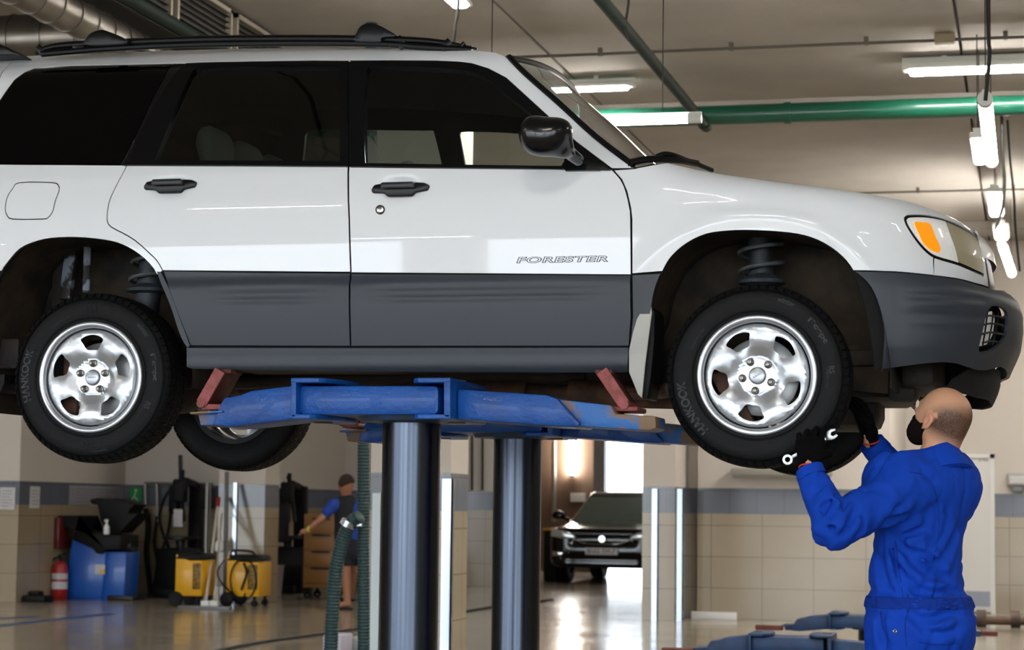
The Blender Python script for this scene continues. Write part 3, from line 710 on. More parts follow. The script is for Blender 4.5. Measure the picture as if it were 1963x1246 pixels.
# ---- door furniture (near side)
def handle(c, parent, w=.108, key=None):
    y0 = CY-np.interp(c[1], hz, hw); X = CX+c[0]; Z = CZW+c[1]
    b = B(); pts = [(-w, -.002), (-w+.012, .020), (-w*.55, .027), (w*.55, .027), (w-.02, .024), (w, .012), (w-.006, -.012), (w*.5, -.020), (w*.42, -.036), (-w*.42, -.036), (-w*.55, -.02), (-w+.006, -.018)]
    b.prism([(X+p[0], Z+p[1]*.82) for p in pts], y0-.010, y0+.02, bev=.006); b.build('door_handle', M_trim, parent); hb_ = parent
    g = B(); g.box((X-w*.60, y0-.034, Z-.002), (X+w*.52, y0-.020, Z+.022), .007); g.box((X-w*.62, y0-.03, Z-.002), (X-w*.50, y0-.0, Z+.02), .005); g.box((X+w*.42, y0-.03, Z-.002), (X+w*.54, y0, Z+.02), .005)
    g.build('grip', mat('satin black grip', '1d1e22', .35), hb_)
handle(hR, rdoor); handle(hF, fdoor, .112)
kc = inv(729, 402); y0 = CY-np.interp(kc[1], hz, hw); k = B(); k.lathe([(0, y0-.006), (.009, y0-.006), (.013, y0-.004), (.0145, y0), (.0145, y0+.01)], 'y', (CX+kc[0], 0, CZW+kc[1]), 24); k.build('key_lock', M_chrome, fdoor); kk_ = fdoor
k = B(); k.lathe([(.0148, y0-.0035), (.0175, y0-.004), (.018, y0+.002), (.0148, y0+.002)], 'y', (CX+kc[0], 0, CZW+kc[1]), 24, close=True); k.box((CX+kc[0]-.0015, y0-.0068, CZW+kc[1]-.006), (CX+kc[0]+.0015, y0-.005, CZW+kc[1]+.006)); k.build('lock_ring', M_trim, kk_)
# model name in raised outline letters
tv, tf_ = textmesh('FORESTER', .034, .0012, .0, 1.12, .18)
tp = inv(1076, 498); sx = .335/(tv[:, 0].max()-tv[:, 0].min()); sz = .022/(tv[:, 1].max()-tv[:, 1].min())
for nm, bold, lift_, mtl in (('name_badge', .0018, .0012, mat('dark badge outline', '3a3d44', .4)), ('badge_letters', -.0003, .0022, M_white)):
    tv, tf_ = textmesh('FORESTER', .034, bold, .0, 1.12, .18); X = tp[0]+tv[:, 0]*sx; Z = tp[1]+tv[:, 1]*sz
    Y = -(np.interp(Z, hz, hw)+lift_); b = B().add(np.stack([X, Y, Z], 1)+OR, tf_, False); bd = b.build(nm, mtl, fdoor)
# mirror: housing and sail foot
def mir(P):
    c = at(1050, 262, Y=7.10); d = s_ell(P-c, (0, 0, 0), (.092, .075, .062), np.array([[.92, 0, .39], [0, 1, 0], [-.39, 0, .92]]).T @ np.eye(3))
    d2 = s_cap(P, at(1022, 250, Y=7.08), at(1078, 283, Y=7.14), .050, .036)
    d3 = s_cap(P, at(1085, 288, Y=7.16), at(1108, 306, Y=7.24), .026, .022)
    return smin(smin(d, d2, .04), d3, .02)
c = at(1050, 262, Y=7.10); m_ = B(); sdf_add(m_, mir, c-(.17, .16, .17), c+(.2, .22, .15), .006); m_.build('wing_mirror', M_pillar, fdoor)
panel('mirror_foot', M_trim, [(1076, 318), (1088, 300), (1106, 290), (1120, 293), (1152, 323), (1150, 326), (1084, 327)], parent=fdoor, off=.014, thick=.02, h=.03, mirror=False)
# ---- interior: seats, wheel, dash, posts
def seat(x, y, zb=.15):
    s = B()
    def fn(P):
        q = P-(OR+(x, y, 0)); d = s_cap(q, (0, -.13, zb+.22), (0, .13, zb+.22), .12, .12); d = smin(d, s_cap(q, (.35, -.15, zb+.2), (.35, .15, zb+.2), .09, .09), .2)
        d = smin(d, s_cap(q, (-.03, 0, zb+.3), (-.14, 0, zb+.68), .17, .13, .45, (1, 0, .2)), .06)
        return smin(d, s_cap(q, (-.16, -.06, zb+.80), (-.16, .06, zb+.80), .075, .075, .7, (1, 0, .1)), .02)
    sdf_add(s, fn, OR+(x-.35, y-.32, .1), OR+(x+.5, y+.32, 1.1), .02); s.build('seat', M_seat, car)
seat(1.06, -.37, .12); seat(1.06, .37, .12); seat(.44, -.34, .16); seat(.44, .0, .16); seat(.44, .34, .16)
d_ = B(); d_.box(OR+(1.75, -.72, .35), OR+(2.15, .72, .70), .05); d_.build('dashboard', M_liner, car)
st = B(); an = np.linspace(0, 2*np.pi, 40); st.tube([OR+(1.62+.05*math.sin(a), .37+.18*math.cos(a), .60+.17*math.sin(a)) for a in an], .013, 8, cap=False); st.build('steering_wheel', M_liner, car)
im = B(); im.box(OR+(1.62, -.10, 1.02), OR+(1.66, .12, 1.08), .012); im.build('inner_mirror', M_trim, car)
# ---- underneath: engine sump, gearbox, exhaust, arms, axle
u_ = B(); u_.box(OR+(2.55, -.32, -.06), OR+(3.02, .32, .25), .04); u_.box(OR+(2.6, -.2, -.16), OR+(2.9, .22, .0), .05); u_.box(OR+(3.0, -.5, -.02), OR+(3.12, .5, .15), .02)
u_.box(OR+(2.95, -.42, -.07), OR+(3.05, -.25, .05), .02); u_.build('engine_sump', M_under, car)
u_ = B(); u_.tube([OR+(2.85, .1, -.02), OR+(2.4, .0, -.05), OR+(1.9, .0, -.02), OR+(1.2, .05, .0), (OR+(.5, .1, .0)), OR+(.1, .25, .02), OR+(-.5, .4, -.02)], .032, 12, smooth_path=6)
u_.tube([OR+(1.5, .03, -.02), OR+(.95, .06, -.01)], .07, 16); u_.tube([OR+(2.15, -.12, -.03), OR+(1.7, -.1, -.02)], .055, 14)
u_.tube([OR+(2.2, -.68, -.04), OR+(2.05, -.3, -.03), OR+(1.8, -.1, -.02)], .028, 10, smooth_path=5); u_.build('exhaust', M_rust, car)
u_ = B(); u_.tube([OR+(2.3, 0, .05), OR+(1.2, 0, .06), OR+(.1, 0, .03)], .033, 12); u_.box(OR+(1.75, -.14, -.02), OR+(2.45, .14, .2), .06); u_.ball(OR+(.02, 0, .02), .12, 16); u_.build('drive_shaft', M_under, car)
for sd in (-1, 1):
    u_ = B(); u_.tube([OR+(0, 0, .02), OR+(0, sd*.62, 0)], .024, 10); u_.build('half_shaft', M_under, car); u_ = B(); u_.obox(OR+(.35, sd*.35, .02), OR+(.02, sd*.62, -.06), .05, .03, .008); u_.obox(OR+(-.28, sd*.3, .02), OR+(-.02, sd*.62, -.06), .04, .03, .008)
    u_.build('suspension_arm', M_under, car); u_ = B(); u_.tube([OR+(2.525, sd*.1, .05), OR+(2.525, sd*.62, 0)], .022, 10); u_.build('half_shaft', M_under, car); u_ = B(); u_.obox(OR+(2.2, sd*.42, .02), OR+(2.525, sd*.64, -.10), .06, .03, .008); u_.obox(OR+(2.6, sd*.3, .02), OR+(2.54, sd*.64, -.10), .05, .03, .008)
    u_.build('suspension_arm', M_under, car); u_ = B(); u_.tube([OR+(2.38, sd*.25, .03), OR+(2.40, sd*.64, .0)], .012, 8); u_.build('track_rod', M_under, car)
    # struts with coil springs
    for xw, xt, yo in ((2.525, 2.50, .0), (.09, .12, .0)):
        s = B(); lo = OR+(xw, sd*.60, .02); hi = OR+(xt, sd*.55, .52); s.tube([lo, lo+(hi-lo)*.55], .026, 14); s.tube([lo+(hi-lo)*.5, hi], .045 if xw > 1 else .05, 18)
        s.lathe([(.03, -.012), (.085, .0), (.088, .012), (.05, .03), (.03, .045)], 'z', lo+(hi-lo)*.66, 28)
        st_ = s.build('strut', mat('dusty blue grey strut', '39414a', .55, col2='1a1917', vscale=16), car); cs = B(); tt = np.linspace(0, 1, 130); ax_ = lo+(hi-lo)*.70; L = (hi-lo)*.36
        cs.tube([ax_+L*t+(.078*math.cos(t*2*math.pi*2.6+1), .078*math.sin(t*2*math.pi*2.6+1), 0) for t in tt], .0075, 8); cs.build('coil_spring', M_spring, st_)
    # wheel-well linings: half drum open to the outside
    for xw, R, zt in ((WB-.01, .46, 0), (-.02, .42, 0)):
        w = B(); A = np.linspace(-.03*np.pi, 1.10*np.pi if xw < 1 else 1.03*np.pi, 40); V = []
        src = arF if xw > 1 else arR
        for a in A:
            # follow the arch outline
            d = np.array([math.cos(a), math.sin(a)]); rel = src-[xw, 0]; ang = np.arctan2(rel[:, 1], rel[:, 0]); ang = np.where(ang < -np.pi/2, ang+2*np.pi, ang); k = np.argsort(ang); rr_ = np.interp(a, ang[k], np.linalg.norm(rel, axis=1)[k])+.012
            for yy in (.845, .70, .48, .40): V.append((xw+d[0]*rr_, sd*yy, d[1]*rr_))
        Fq = [(i*4+j, i*4+j+1, (i+1)*4+j+1, (i+1)*4+j) for i in range(39) for j in range(3)]; w.add(np.array(V)+OR, Fq)
        o_ = len(w.v); w.add([(xw, sd*.40, 0)+OR]+[np.array(V[i*4+3])+OR for i in range(40)], [(0, i+1, i+2) for i in range(39)])
        w.build('wheel_well', M_mud, car)
for sd in (-1,):
    pw = B(); p1_, p2_ = at(126, 575, Y=7.62), at(140, 462, Y=7.66); pw.obox(p1_, p2_, .05, .03, .006); p1_, p2_ = at(165, 560, Y=7.60), at(168, 462, Y=7.64); pw.obox(p1_, p2_, .03, .04, .008)
    pw.build('inner_bracket', mat('rusty grey blue metal', '7b8390', .6, col2='1b1814', vscale=14, hardmix=True), car)
# ---- mud flap
mf = B(); pf = [at(a, b, Y=7.30) for a, b in [(1234, 586), (1249, 585), (1251, 600), (1243, 660), (1238, 700), (1232, 764), (1224, 756), (1207, 714), (1207, 672), (1214, 640), (1222, 612)]]
mf.prism([(p[0], p[2]) for p in pf], 7.285, 7.30, bev=.003); mfo = mf.build('mud_flap', M_flap, car)
mf = B(); pf = [at(a, b, Y=7.32) for a, b in [(1250, 588), (1257, 600), (1256, 655), (1250, 720), (1243, 764), (1232, 764), (1240, 700), (1246, 640)]]
mf.prism([(p[0], p[2]) for p in pf], 7.30, 7.50, bev=.003); mf.build('flap_inner', M_rub, mfo)
mf = B(); pf = [at(a, b, Y=7.32) for a, b in [(-25, 718), (14, 718), (13, 735), (6, 752), (-25, 752)]]; mf.prism([(p[0], p[2]) for p in pf], 7.30, 7.5, bev=.003); mf.build('mud_flap', M_rub, car)
# ---- wheels: modelled once around the origin, facing -y
RT, RW = .3235, .204
def wheel_parts():
    w = bpy.data.objects.new('wheel', None); C.objects.link(w); WL[w] = np.zeros(3); w.parent = car
    t = B(); pr = [(.203, .010), (.214, .006), (.232, .002), (.262, -.004), (.288, .000), (.305, .010), (.3145, .020), (.3195, .032)]
    pr2 = pr+[(.3195, RW-.032), (.3145, RW-.02), (.305, RW-.01), (.288, RW), (.262, RW+.004), (.214, RW-.006), (.203, RW-.01), (.19, RW-.03), (.19, .03)]
    t.lathe(pr2, 'y', n=120, close=True)
    # fine ribs at the bead and near the shoulder
    for r, y, e in ((.2235, .0035, .0018), (.228, .0025, .0012), (.296, .004, .0015), (.300, .0065, .0012)): t.lathe([(r-e, y+.001), (r, y-.0018), (r+e, y+.001)], 'y', n=96, close=True)
    for a in (90, 270, 160):
        for k in (-1, 0, 1):
            a1 = math.radians(a+k*4.2); t.add([((.247)*math.cos(a1-.02), -.0045, .247*math.sin(a1-.02)), (.247*math.cos(a1+.02), -.0045, .247*math.sin(a1+.02)), (.272*math.cos(a1), -.0062, .272*math.sin(a1))], [(0, 1, 2)], False)
    ty = t.build('tyre', M_rub, w, local=True)
    tr = B(); N = 64
    for k in range(N):
        a0 = 2*np.pi*k/N; wd = 2*np.pi/N
        for row, (y0, y1, sh, ph) in enumerate([(.012, .045, .10, 0), (.050, .078, .25, .5), (.083, .118, -.2, .2), (.124, .152, -.25, .5), (.158, RW-.012, -.10, .0)]):
            A0, A1 = a0+ph*wd, a0+ph*wd+wd*.80; q = []
            ro = RT
            def pt(a, r, y): return (r*math.cos(a), y, r*math.sin(a))
            s0 = sh*wd*.6
            for r in (.312, ro):
                e0 = (.006 if r == ro and y0 < .02 else 0); e1 = (.006 if r == ro and y1 > RW-.02 else 0)
                q += [pt(A0, r-(.004 if (y0 < .02 and r == ro) else 0), y0+e0), pt(A1, r-(.004 if (y0 < .02 and r == ro) else 0), y0+e0), pt(A1+s0, r-(.004 if (y1 > RW-.02 and r == ro) else 0), y1-e1), pt(A0+s0, r-(.004 if (y1 > RW-.02 and r == ro) else 0), y1-e1)]
            tr.add(q, [(4, 5, 6, 7), (0, 1, 5, 4), (1, 2, 6, 5), (2, 3, 7, 6), (3, 0, 4, 7)], False)
        if k % 1 == 0:   # shoulder lugs on the sidewall
            A0, A1 = a0, a0+wd*.62; q = []
            for (r, y) in ((.303, .0075), (.314, .0145), (.314, .022), (.303, .016)): q += [(r*math.cos(A0), y-.004, r*math.sin(A0)), (r*math.cos(A1), y-.004, r*math.sin(A1))]
            tr.add(q, [(0, 1, 3, 2), (2, 3, 5, 4), (0, 2, 4, 6), (1, 7, 5, 3)], False)
    tr.build('tread', M_rubt, w, local=True)
    # raised lettering round the sidewall
    def arctext(s, size, rad, mid, hgt, boldd=0.0, wid=None):
        le = B(); tv, tf = textmesh(s, size, boldd); tv[:, 1] -= (tv[:, 1].max()+tv[:, 1].min())/2; sc_ = hgt/(tv[:, 1].max()-tv[:, 1].min()); tv *= sc_
        if wid: tv[:, 0] *= wid/(tv[:, 0].max()-tv[:, 0].min())
        a = mid-tv[:, 0]/rad; r = rad+tv[:, 1]; V = np.stack([r*np.cos(a), np.interp(r, [p[0] for p in pr], [p[1] for p in pr])-.0016, r*np.sin(a)], 1); le.add(V, tf, False)
        le.build('tyre_lettering', M_let, w, local=True)
    arctext('HANKOOK', .05, .268, math.radians(179), .032, .0015, .205)
    arctext('winter', .03, .277, math.radians(40), .018, .0005, .065); arctext('i*cept', .04, .266, math.radians(8), .026, .0015, .105); arctext('RS', .04, .262, math.radians(-24), .020, .001)
    arctext('HANKOOK', .03, .283, math.radians(280), .008); arctext('215/60 R16  99T', .03, .247, math.radians(120), .009); arctext('TUBELESS  M+S', .03, .247, math.radians(330), .008)
    # pressed steel disc with five windows
    R_ = .1825; holes = []
    for k in range(5):
        a = math.radians(90+72*k); base = [(.122, -.17), (.122, .17), (.150, .26), (.163, .21), (.166, 0), (.163, -.21), (.150, -.26)]
        base = [(.113, -.13), (.117, .20), (.140, .275), (.159, .27), (.166, .0), (.159, -.27), (.140, -.275), (.117, -.20)]
        base = [(.108, -.21), (.105, 0), (.108, .21), (.130, .275), (.153, .295), (.1625, .0), (.153, -.295), (.130, -.275)]
        P = np.array([(r*math.cos(a+t), r*math.sin(a+t)) for r, t in base]); holes.append(crom(P, 4, True))
    an = np.linspace(0, 2*np.pi, 120, endpoint=False); outer = np.stack([R_*np.cos(an), R_*np.sin(an)], 1)
    def disc(Q):
        r = np.linalg.norm(Q, axis=1); th = np.arctan2(Q[:, 1], Q[:, 0]); sp_ = .5+.5*np.cos(5*(th-np.pi/2))   # 1 at windows
        d = np.interp(r, [0, .060, .068, .080, .10, .13, .16, .172, .180, .186], [.027, .027, .029, .024, .016, .009, .007, .009, .015, .026])
        bulge = -.007*np.exp(-((r-.125)/.04)**2)*(1-sp_)+.014*sp_**2*np.exp(-((r-.130)/.036)**2)
        return np.stack([Q[:, 0], d+bulge, Q[:, 1]], 1)
    b = B(); sheet(b, outer, [h for h in holes], disc, .009, .004, 0, flip=False)
    b.lathe([(.1865, .05), (.1865, .018), (.1880, .009), (.1910, .004), (.1955, .0005), (.2010, -.0015), (.2060, -.0015), (.2100, .001), (.2118, .005), (.2105, .008), (.204, .012), (.201, .03), (.1985, .05)], 'y', n=96, close=True)
    rim = b.build('rim', M_rim, w, local=True, ang=50); b = B(); b.lathe([(.1985, .05), (.190, .08), (.182, .10), (.182, .195), (.203, .198), (.205, .194), (.188, .19), (.188, .10), (.200, .06)], 'y', n=72, close=True); b.build('rim_barrel', mat('dirty rim barrel', '2c2c2e', .6, metal=.3), w, local=True)
    for k in range(5):
        a = math.radians(90+72*k); n_ = B(); o = (.0535*math.cos(a), 0, .0535*math.sin(a)); n_.lathe([(.0, -.002), (.006, -.001), (.0095, .004), (.0105, .008), (.0105, .018), (.014, .020), (.014, .030)], 'y', o, 6 if False else 14); n_.build('lug_nut', M_nut, w, local=True)
    c_ = B(); c_.lathe([(0, .0165), (.024, .0165), (.027, .018), (.029, .021), (.031, .026), (.031, .034)], 'y', n=40); cc = c_.build('centre_cap', mat('cap silver', 'a9adb2', .3, metal=.6), w, local=True)
    tv, tf = textmesh('SUBARU', .009, .0002); c_ = B(); ca, sa = math.cos(.5), math.sin(.5); c_.add(np.stack([tv[:, 0], np.full(len(tv), .0160), tv[:, 1]], 1), tf, False); c_.build('cap_lettering', mat('grey print', '6c7076', .4), w, local=True)
    br = B(); br.lathe([(0, .07), (.07, .07), (.07, .10), (.135, .10), (.138, .102), (.138, .118), (.135, .12), (0, .12)], 'y', n=48); br.build('brake_disc', mat('worn brake disc', 'b9bbbb', .4, metal=.5, var=.3, vscale=8), w, local=True)
    br = B(); br.box((-.09, .085, -.14), (-.155, .15, .09), .012); br.tube([(0, .12, 0), (0, .19, 0)], .06, 20); br.build('caliper', M_rust, w, local=True)
    return w
w0 = wheel_parts()
def place(w, x, side, rot, steer=0):
    w.location = (CX+x-WL[car][0], (CY-.84 if side < 0 else CY+.84)-WL[car][1], CZW-WL[car][2])
    w.rotation_euler = (0, rot, steer + (0 if side < 0 else math.pi))
ws = [w0]+[copy_tree(w0, car) for _ in range(3)]
place(ws[0], 0, -1, 0); place(ws[1], WB, -1, math.radians(-28)); place(ws[2], 0, 1, .3); place(ws[3], WB, 1, .9)
# ================================================================== lamps and services under the ceiling
def lamp(p, q, w=.13, h=.085, hang=0.0, label='', group='ceiling fluorescent lamps', tube=False, name='fluorescent_lamp', cat='lamp', sus=True):
    """a tube lamp from p to q (underside centre line)"""
    p, q = np.array(p, float), np.array(q, float); m = (p+q)/2; d = (q-p)/np.linalg.norm(q-p); r = empty(name, (m[0], m[1], m[2]), label, cat, group)
    if tube:
        b = B(); b.tube([p+d*.06+(0, 0, .03), q-d*.06+(0, 0, .03)], w*.42, 14); b.build('tube', M_tube, r)
        b = B(); b.tube([p+(0, 0, .03), p+d*.07+(0, 0, .03)], w*.45, 14); b.tube([q+(0, 0, .03), q-d*.07+(0, 0, .03)], w*.45, 14); b.obox(p+(0, 0, .03+w*.42), q+(0, 0, .03+w*.42), w*.35, .02); b.build('end_cap', M_plastic_w, r)
        if sus:
            for e in (p+d*.2, q-d*.2): b = B(); b.tube([e+(0, 0, .07), (e[0], e[1], CZ)], .003, 5); b.build('suspension_wire', M_wire, r)
    else:
        b = B(); b.obox(p+(0, 0, h*.5), q+(0, 0, h*.5), w, h*.42, .012)
        b.obox(p+(0, 0, h*.85), q+(0, 0, h*.85), w*.5, h*.4); b.build('housing', M_plastic_w, r)
        b = B(); b.obox(p+d*.05+(0, 0, h*.30), q-d*.05+(0, 0, h*.30), w*.8, h*.5, .02); b.build('diffuser', M_tube, r)
        for e in (p+d*.3, q-d*.3):
            b = B(); low = p[2] < CZ-.3; w_ = .004 if low else .02; b.box(e+(-w_, -w_, h*.9), (e[0]+w_, e[1]+w_, CZ)); b.build('suspension_wire' if low else 'bracket', M_wire if low else M_plastic_w, r)
    return r
ZL = CZ-.12
e = at(1217, 172, Z=ZL); lamp(e-(1.3, 0, 0), e, label='ceiling fluorescent lamp just right of the windscreen top', group='ceiling lamps seen beyond the car')
e = at(1730, 146, Z=ZL-.02); lamp(e, e+(1.5, 0, 0), .17, .12, label='long ceiling fluorescent lamp above the green pipe at right', group='ceiling lamps seen beyond the car')
e = at(888, 22, Z=ZL); e2 = at(800, -46, Z=ZL); d = (e2-e); d[0] = 0; lamp(e, e+(0, -1.3, 0), label='ceiling fluorescent lamp cut by the top edge of the photo', group='ceiling lamps seen beyond the car')
e = at(1345, 238, Z=3.12); lamp(e-(1.3, 0, 0), e, .055, tube=True, label='slim tube lamp hanging on wires in front of the green pipe, left end behind windscreen', group='hanging tube lamps')
e = at(1888, 200, Z=3.2); e2 = at(1895, 322, Z=3.2); lamp(e, (e[0], e2[1], 3.2), .085, tube=True, label='upright-looking tube lamp hanging brightest at the right edge below the cable', group='hanging tube lamps')
e = at(1872, 270, Z=3.7); lamp(e, e+(0, 1.1, 0), .10, label='box lamp partly hidden behind the brightest hanging tube', group='hanging tube lamps')
e = at(1906, 372, Z=4.1); e2 = at(1913, 418, Z=4.1); lamp(e, (e[0], e2[1], 4.1), .15, label='wide box lamp under the far ceiling above the car bonnet', group='hanging tube lamps')
e = at(1918, 438, Z=4.2); e2 = at(1922, 462, Z=4.2); lamp(e, (e[0], e2[1], 4.2), .17, label='small far lamp directly under the wide box lamp', group='hanging tube lamps')
e = at(1921, 474, Z=3.7); e2 = at(1940, 530, Z=3.7); lamp(e, (e2[0], e2[1], 3.7), .10, tube=True, label='lowest slanting far tube lamp near the car nose', group='hanging tube lamps')
# unseen lamps added to light the hall, behind the car and behind the photographer
for (x, y) in [(-9.4, 15), (-15, 15), (4.2, 15), (-14, 9.6), (4, 9), (-18, 4), (-12, 3.2), (-8.4, 3.2), (-1.0, 3.2), (4.5, 3.2), (-18, -2.5), (-12, -2.5), (-6.5, -2.5), (-1, -2.5), (4.5, -2.5), (-12, -7), (-6.5, -7), (-1, -7), (4.5, -7), (-13.5, 20), (-5.5, 21.5), (3.5, 20), (-5.8, 28), (1.5, 24.4), (-6, 36)]:
    row = {15: 'row behind the car', 9.6: 'row above the car', 9: 'row above the car', 3.2: 'row in front of the car', 4: 'row in front of the car', -2.5: 'row by the gates', -7: 'outermost row', 20: 'row beyond the rams', 21.5: 'row by the tiled columns', 28: 'row by the far recess', 24.4: 'row at the white door', 36: 'row at the far gate'}.get(y, 'row')
    lamp((x-.75, y, ZL), (x+.75, y, ZL), .16, label='added unseen ceiling lamp, %s, %s' % (row, {-18: 'leftmost', -15: 'leftmost', -14: 'leftmost', -13.5: 'leftmost', -12: 'second from left', -9.4: 'second from left', -9: 'second from left', -6.5: 'third from left', -8.4: 'third from left', -5.8: 'right one', -1: 'fourth from left', -1.0: 'fourth from left', 4.5: 'rightmost', 4.2: 'rightmost', 4: 'rightmost', 3.5: 'rightmost'}.get(x, 'only one')), group='added unseen ceiling lamps')
# tall vertical tube on the brown wall at the far gate
p = at(1095, 920, Y=39.5); q = at(1095, 842, Y=39.5); lamp((p[0], p[1], p[2]), (p[0], p[1], 3.9), .12, tube=True, sus=False, label='vertical lit tube on the brown wall left of the far gate', group=None)
# ducts
def spiral(p, q, r, n=24, pitch=.22, name='duct', par=None):
    p, q = np.array(p, float), np.array(q, float); L = np.linalg.norm(q-p); d = (q-p)/L; N = int(L/.02)
    b = B(); P = [p+d*(L*i/N) for i in range(N+1)]; R = [r+(.008 if (L*i/N) % pitch < .022 else 0) for i in range(N+1)]
    b.tube(P, R if False else r, n); 
    k = 0.0
    while k < L: b.tube([p+d*k, p+d*(k+.018)], r+.007, n); k += pitch
    return b.build(name, M_duct, par)
b_ = at(70, 74, Z=4.21); xe = at(336, 2, Z=4.30)[0]-.61; a = at(156, 40, Z=3.94); vd = empty('ventilation_duct', (b_[0], b_[1], 4.0), 'silver spiral duct joining a fat grey duct in the top left corner', 'duct')
spiral(a+(0, -3.5, 0), (a[0], b_[1]+1.6, 3.94), .105, name='spiral_duct', par=vd)
spiral((b_[0]-4, b_[1], 4.21), (xe, b_[1], 4.21), .16, pitch=.24, name='round_duct', par=vd)
# louvred air duct and dark green bar
c0 = at(336, 2, Z=4.30); g = empty('air_duct', (c0[0], c0[1], 4.1), 'cream framed louvred air vent above the rear of the car roof', 'vent')
x0 = c0[0]; y0 = c0[1]-2.0; n = 4
b = B(); b.box((x0-.6, y0, 4.10), (x0-.02, y0+4.0, 4.48)); b.build('duct_box', mat('dark vent inside', '24221f', .7), g)
for k in range(n):
    f = B(); ya, yb = y0+k*1.0, y0+k*1.0+.92; z0, z1 = 4.12, 4.46
    f.box((x0-.02, ya, z0), (x0+.02, yb, z0+.03)); f.box((x0-.02, ya, z1-.03), (x0+.02, yb, z1)); f.box((x0-.02, ya, z0), (x0+.02, ya+.03, z1)); f.box((x0-.02, yb-.03, z0), (x0+.02, yb, z1))
    fo = f.build('vent_frame', mat('cream vent frame', '9a9182', .5), g); s = B()
    for j in range(7): s.box((x0-.015, ya+.03, z0+.045+j*.04), (x0+.012, yb-.03, z0+.052+j*.04))
    s.build('louvre', mat('dark louvre', '3a3631', .6), fo)
a = at(250, 0, Z=4.15); b_ = at(418, 74, Z=4.15); b = B(); b.tube([(a[0], a[1]-1.5, 4.15), (a[0], b_[1]+3, 4.15)], .045, 14); b.build('sprinkler_pipe', M_dgreen, None, label='dark green pipe slanting above the rear window beside the vent', cat='pipe', group='green ceiling pipes')
a = at(1650, 212, Z=4.22); yP = a[1]; b = B(); b.tube([(-9, yP, 4.22), (10, yP, 4.22)], .075, 24)
for x in np.arange(-7, 9, 2.6): b.tube([(x, yP, 4.22), (x+.05, yP, 4.22)], .085, 20)
b.build('green_pipe', M_green, None, label='thick bright green pipe crossing under the ceiling at right', cat='pipe', group='green ceiling pipes')
a = at(1350, 242, Z=4.14); b = B(); b.tube([(a[0], a[1]-9, 4.16), (a[0], a[1], 4.16)], .04, 16); b.tube([(a[0], a[1]-.02, 4.16), (a[0], a[1]+.1, 4.16)], .05, 16); b.build('branch_pipe', M_dgreen, None, label='dark green branch pipe running from the top edge down to the green pipe', cat='pipe', group='green ceiling pipes')
# conduits with clips
def conduit(px, py, z, x0, x1, label, box=None):
    a = at(px, py, Z=z); b = B(); b.tube([(x, a[1], z) for x in np.linspace(x0, x1, 30)], .011, 8)
    for x in np.arange(x0+.3, x1, .95): b.box((x, a[1]-.02, z-.014), (x+.03, a[1]+.02, CZ-.004))
    o = b.build('conduit', mat('grey conduit', '57524a', .6), None, label=label, cat='conduit')
    if box:
        q = at(*box, Z=z); k = B(); k.box((q[0]-.07, a[1]-.06, z-.03), (q[0]+.07, a[1]+.06, CZ-.004), .01); k.build('junction_box', mat('beige junction box', '8d7f68', .6), o)
    return a
ca = conduit(1480, 90, CZ-.045, -9, 9, 'thin conduit with a beige box along the near ceiling', (1810, 70))
conduit(1780, 367, CZ-.045, -9, 9, 'second thin conduit far under the ceiling above the car bonnet')
# cables
def cable(pts, r=.010, label='', M=M_wire, n=8, cat='cable', grp='hanging cables', name='cable'):
    b = B(); b.tube(pts, r, 7, smooth_path=n); return b.build(name, M, None, label=label, cat=cat, group=grp)
Yc_ = at(1888, 200, Z=3.2)[1]
cable([(at(1893, -40, Y=Yc_)[0], Yc_, CZ), at(1894, 40, Y=Yc_), at(1897, 100, Y=Yc_), at(1893, 150, Y=Yc_), at(1889, 193, Y=Yc_)], .010, 'black cable feeding the brightest hanging tube')
cable([at(882, -60, Y=12), at(878, 20, Y=12), at(873, 50, Y=12), at(868, 100, Y=12)], .010, 'black cable hanging behind the front of the roof rail')
cable([at(1200, -50, Y=12.5), at(1205, 0, Y=12.5), at(1199, 50, Y=12.5), at(1206, 75, Y=12.5)], .009, 'short looped cable near the top of the dark branch pipe')
cable([at(1920, 205, Y=16), at(1922, 300, Y=16), at(1926, 350, Y=16), at(1921, 400, Y=16), at(1908, 440, Y=16)], .012, 'wavy black cable dropping past the small far lamps')
cable([at(1930, 205, Y=18), at(1936, 300, Y=18), at(1944, 380, Y=18), at(1946, 430, Y=18), at(1955, 520, Y=18)], .010, 'outermost thin cable at the right edge of the ceiling')
cable([at(478, 1000-975, Y=11.5)*0+at(160, 0, Y=11.5), at(156, 75, Y=11.5)], .010, 'straight rod carrying the spiral duct')
cable([at(232, -5, Y=12), at(236, 32, Y=12), at(235, 40, Y=12)], .012, 'short chain hanging above the roof rail')
for k, (yy, zz) in enumerate([(27.0, 4.25), (30.0, 4.2), (33, 4.2)]):
    b = B(); b.tube([(-9, yy, zz), (9, yy, zz)], .06, 14); b.build('green_pipe', M_dgreen, None, label=['dark green cross pipe far back above the headlight', 'second dark cross pipe farther back', 'farthest dark cross pipe'][k], cat='pipe', group='green ceiling pipes')
